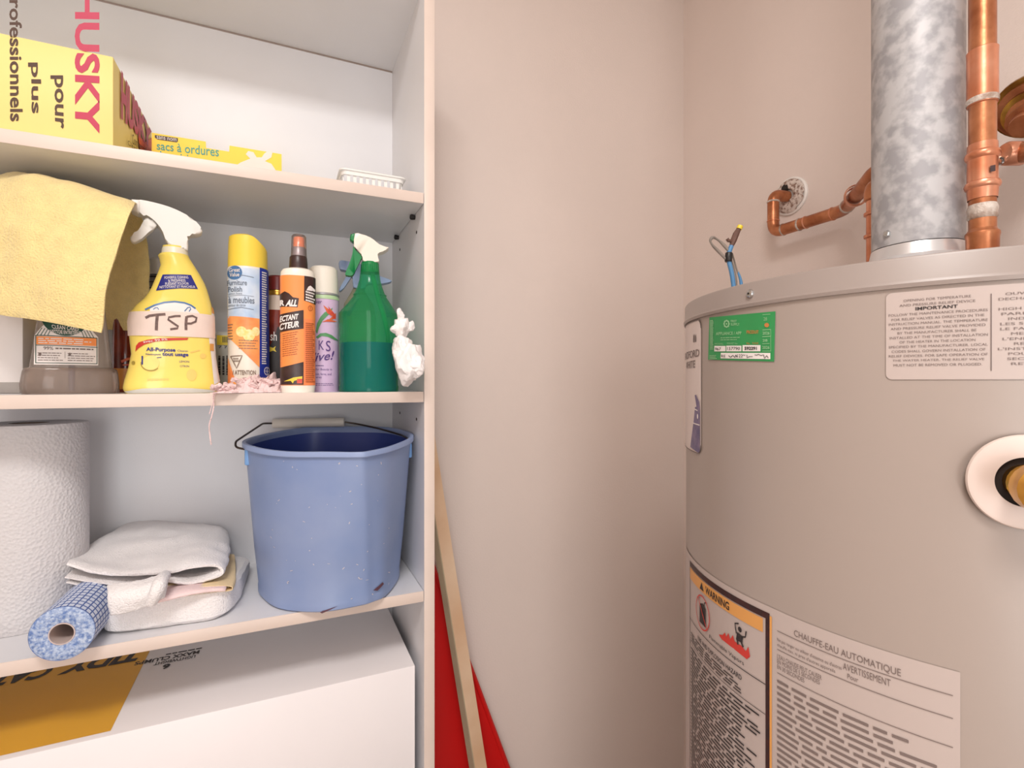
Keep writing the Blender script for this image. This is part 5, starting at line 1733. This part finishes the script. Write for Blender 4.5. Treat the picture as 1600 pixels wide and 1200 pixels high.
part('cloth', sheet([[PD(245, 935, .690), PD(285, 921, .705), PD(330, 916, .725), PD(359, 916, .740), PD(363, 919, .742), PD(359, 923, .740), PD(325, 925, .722), PD(285, 931, .705)],
                     [PD(250, 915, .74), PD(292, 905, .755), PD(336, 900, .775), PD(363, 898, .79), PD(367, 901, .79), PD(363, 905, .79), PD(330, 907, .772), PD(292, 911, .755)],
                     [PD(262, 880, .84), PD(300, 874, .85), PD(336, 868, .865), PD(362, 866, .88), PD(366, 869, .88), PD(362, 872, .88), PD(336, 875, .865), PD(300, 880, .85)]], 6, .0022, .0008, 30, 9.0), M_CHAM, chm)
pcl = thing('pink_folded_cloth', PD(290, 930, .72), 'pale pink cloth between the chamois and the bottom white towel', 'cloth')
part('cloth', sheet([[PD(225, 947, .674), PD(258, 939, .684), PD(290, 931, .698), PD(330, 924, .718), PD(352, 923, .73)],
                     [PD(228, 936, .690), PD(260, 926, .700), PD(294, 919, .714), PD(334, 916, .734), PD(354, 917, .74)],
                     [PD(245, 915, .75), PD(275, 910, .76), PD(305, 906, .77), PD(340, 900, .79), PD(358, 900, .80)]], 7, .0045, .0008, 30, 12.0), M_PINKC, pcl)

# --- roll of blue checked wipes
M_CHECK = bpy.data.materials.new('blue_checked_cloth')
M_CHECK.use_nodes = True
nt = M_CHECK.node_tree
pb = nt.nodes['Principled BSDF']
pb.inputs['Roughness'].default_value = 0.85
uvn = nt.nodes.new('ShaderNodeUVMap')
uvn.uv_map = 'weave'
sep = nt.nodes.new('ShaderNodeSeparateXYZ')
nt.links.new(uvn.outputs[0], sep.inputs[0])
fac = []
for ax in (0, 1):
    m1 = nt.nodes.new('ShaderNodeMath')
    m1.operation = 'FRACT'
    nt.links.new(sep.outputs[ax], m1.inputs[0])
    m2 = nt.nodes.new('ShaderNodeMath')
    m2.operation = 'LESS_THAN'
    m2.inputs[1].default_value = 0.24
    nt.links.new(m1.outputs[0], m2.inputs[0])
    fac.append(m2)
mx = nt.nodes.new('ShaderNodeMath')
mx.operation = 'MAXIMUM'
nt.links.new(fac[0].outputs[0], mx.inputs[0])
nt.links.new(fac[1].outputs[0], mx.inputs[1])
mc = nt.nodes.new('ShaderNodeMix')
mc.data_type = 'RGBA'
mc.inputs[6].default_value = rgb((214, 222, 238))
mc.inputs[7].default_value = rgb((84, 108, 170))
nt.links.new(mx.outputs[0], mc.inputs[0])
nt.links.new(mc.outputs[2], pb.inputs['Base Color'])
M_WEND = mat('rolled_blue_edge', (196, 210, 232), 0.9, vscale=260, col2=(104, 132, 186), bump=0.8, bscale=420)
rr = .0315
ca_ = PZ(97, 990, ZL + rr)
cb2 = PZ(160, 925, ZL + rr)
ax = (cb2 - ca_)
ax.z = 0
ax.normalize()
LN = .175
wr = thing('checked_wipe_roll', Vector((ca_.x, ca_.y, Z_LOW)), 'roll of blue and white checked cleaning wipes lying beside the white towels', 'roll')
V, F = lathe([(0, rr - .0015), (.0015, rr), (LN - .0015, rr), (LN, rr - .0015)], ca_, ax, 60, False, False)
V, F = lathe([(LN * k / 24, rr * (1 + .012 * noise.noise(Vector((k * .6, 0, 4))))) for k in range(25)], ca_, ax, 60, False, False)
V = [Vector((v.x, v.y, max(v.z, ZL))) for v in V]
cl_ = part('wipes', (V, F), M_CHECK, wr)
me = cl_.data
uv = me.uv_layers.new(name='weave')
o_ = ROOT[wr.name]
for p in me.polygons:
    av = []
    for li in p.loop_indices:
        v = me.vertices[me.loops[li].vertex_index].co + o_ - ca_
        s = v.dot(ax)
        q = v - ax * s
        sd_ = Vector((-ax.y, ax.x, 0))
        av.append((li, s, atan2(q.z, q.dot(sd_))))
    if max(a[2] for a in av) - min(a[2] for a in av) > pi:
        av = [(a, b, c + 2 * pi if c < 0 else c) for a, b, c in av]
    for li, s, t in av:
        uv.data[li].uv = (s / .0085, t * rr / .0066)
part('rolled_end', lathe([(.0004, .0115), (-.0006, .014), (-.0010, .022), (-.0006, .029), (.0006, rr)], ca_, ax, 60, False, False), M_WEND, wr)
part('core', lathe([(-.0012, .0116), (-.0012, .0128), (.004, .0128), (.10, .0126), (.10, .0116), (-.0012, .0116)], ca_, ax, 40, False, False), mat('pink_grey_core', (206, 188, 182), 0.7), wr)

# ================================================================== big litter carton below the lower shelf
zt_ = EYE - .446
lit = thing('litter_carton', (X0 - .37, Y0 + .12, EYE - .66), 'large white cat litter carton with a yellow strip under the lower shelf', 'box')
M_CART = mat('white_carton_board', (244, 238, 238), 0.45, var=0.02)
part('carton', box(X0 - .73, X0 - .012, Y0 + .010, YB - .004, EYE - .6595, zt_, .002), M_CART, lit)


def SL(px, py, eps):
    q = PZ(px, py, zt_)
    return Vector((q.x, q.y, zt_ + eps))


o0 = SL(225, 1022, 0)
ex = Vector((1, 0, 0))
# top face frame: s along the shelf (to the right), d in depth, read from the far side


def ST(s, d, eps):
    return Vector((s, d, zt_ + eps))


ta, tb = SL(217, 1026, 0), SL(120, 1045, 0)
xq, yq = ta.x, ta.y
decal('yellow_strip', ST, [poly2([(X0 - .72, Y0 + .020), (xq + .012, Y0 + .020), (xq + .012, yq + .030), (X0 - .72, yq + .030)], maxlen=1)], mat('orange_yellow_print', (236, 176, 56), 0.45), lit, .0004)
decal('strip_edge', ST, [stroke2([(X0 - .72, yq + .0315), (xq + .012, yq + .0315)], .003)], M_INK, lit, .0005)
decal('black_lettering', ST, [textq('TIDY', [(xq, yq + .024), (xq - .100, yq + .024), (xq - .100, yq - .014), (xq, yq - .014)], .05, .2), textq('CATS', [(xq - .112, yq + .024), (xq - .20, yq + .024), (xq - .20, yq - .014), (xq - .112, yq - .014)], .05, .2)], M_INK, lit, .0008)
l0, l1 = SL(311, 1021, 0), SL(238, 1038, 0)
xa_, ya_ = l0.x, l0.y
decal('small_lettering', ST, [textq('LIGHTWEIGHT', [(xa_ - .004, ya_ - .004), (xa_ - .060, ya_ - .004), (xa_ - .060, ya_ - .013), (xa_ - .004, ya_ - .013)], .02), textq('MAXX CLUMPS', [(xa_, ya_ + .011), (xa_ - .088, ya_ + .011), (xa_ - .088, ya_ - .001), (xa_, ya_ - .001)], .03),
                              bars([(xa_ + .002, ya_ + .021), (xa_ - .060, ya_ + .021), (xa_ - .060, ya_ + .014), (xa_ + .002, ya_ + .014)], 1, .5, 80), textq('6', [(xa_ - .036, ya_ - .016), (xa_ - .046, ya_ - .016), (xa_ - .046, ya_ - .032), (xa_ - .036, ya_ - .032)], .05)], M_INK, lit, .0005)

# ================================================================== things leaning in the gap beside the bookcase
XS = X0 + TH
M_WOOD = mat('pale_pine', (242, 214, 184), 0.55, vscale=5, col2=(222, 180, 142), bump=0.2, bscale=40, vdetail=8)
M_WOODG = mat('grey_pine_edge', (196, 180, 150), 0.6, vscale=8, col2=(176, 160, 134))
M_REDP = mat('red_plastic', (214, 22, 22), 0.35, var=0.08)
ys_ = Y0 + .165
a_, b_ = PY(697, 880, ys_), PY(724, 1050, ys_)
d_ = (b_ - a_)
bt = a_ + d_ * ((0.012 - a_.z) / d_.z)
tp_ = a_ + d_ * ((EYE + .25 - a_.z) / d_.z)
wd = thing('wooden_pole', bt, 'pale wooden stick leaning beside the bookcase in front of the red board', 'stick')
dirv = (tp_ - bt).normalized()
sx_ = Vector((dirv.z, 0, -dirv.x)).normalized()
tp_ = bt + dirv * ((XS + .016 - bt.x) / dirv.x)
hw, hd = .0135, .009


def barvf(p, q, u, w, hu, hw_):
    V = [a + u * (su * hu) + w * (sw * hw_) for a in (p, q) for su, sw in ((-1, -1), (1, -1), (1, 1), (-1, 1))]
    return V, [(0, 3, 2, 1), (4, 5, 6, 7)] + [(i, (i + 1) % 4, 4 + (i + 1) % 4, 4 + i) for i in range(4)]


rot = radians(20)
u_ = sx_ * cos(rot) + Vector((0, 1, 0)) * sin(rot)
w_ = dirv.cross(u_)
part('stick', barvf(bt, tp_, u_, w_, hw, hd), M_WOOD, wd, flat=True)
side = -1
part('grey_edge', barvf(bt - u_ * (hw + .0011), tp_ - u_ * (hw + .0011), u_, w_, .001, hd * .98), M_WOODG, wd, 'greyish edge strip', flat=True)  # thin side strip in a greyer tone than the rest of the stick
yr_ = YW - .030
ra, rb2 = PY(681, 886, yr_), PY(742, 1050, yr_)
sl = (rb2.x - ra.x) / (rb2.z - ra.z)
xz = lambda z: ra.x + sl * (z - ra.z)
zt_ = ra.z + .03
out = [(XS + .006, .004), (xz(.004), .004), (xz(zt_), zt_), (XS + .006, zt_ + .012)]
rp = thing('red_board', ((out[0][0] + out[1][0]) / 2, yr_, 0), 'red plastic board leaning on the back wall behind the wooden stick', 'board')
bm = bmesh.new()
fv_ = [bm.verts.new((x, yr_, z)) for x, z in out]
bv_ = [bm.verts.new((x, yr_ + .012, z)) for x, z in out]
bm.faces.new(fv_)
bm.faces.new(bv_[::-1])
for i in range(4):
    bm.faces.new((fv_[i], bv_[i], bv_[(i + 1) % 4], fv_[(i + 1) % 4]))
bmesh.ops.bevel(bm, geom=bm.edges[:], offset=.002, segments=2, affect='EDGES')
part('sheet', bm_vf(bm), M_REDP, rp)
part('raised_edge', tube([Vector((x, yr_ - .001, z)) for x, z in ((xz(.02) - .006, .02), (xz(zt_ - .01) - .006, zt_ - .01))], .004, 10), M_REDP, rp)
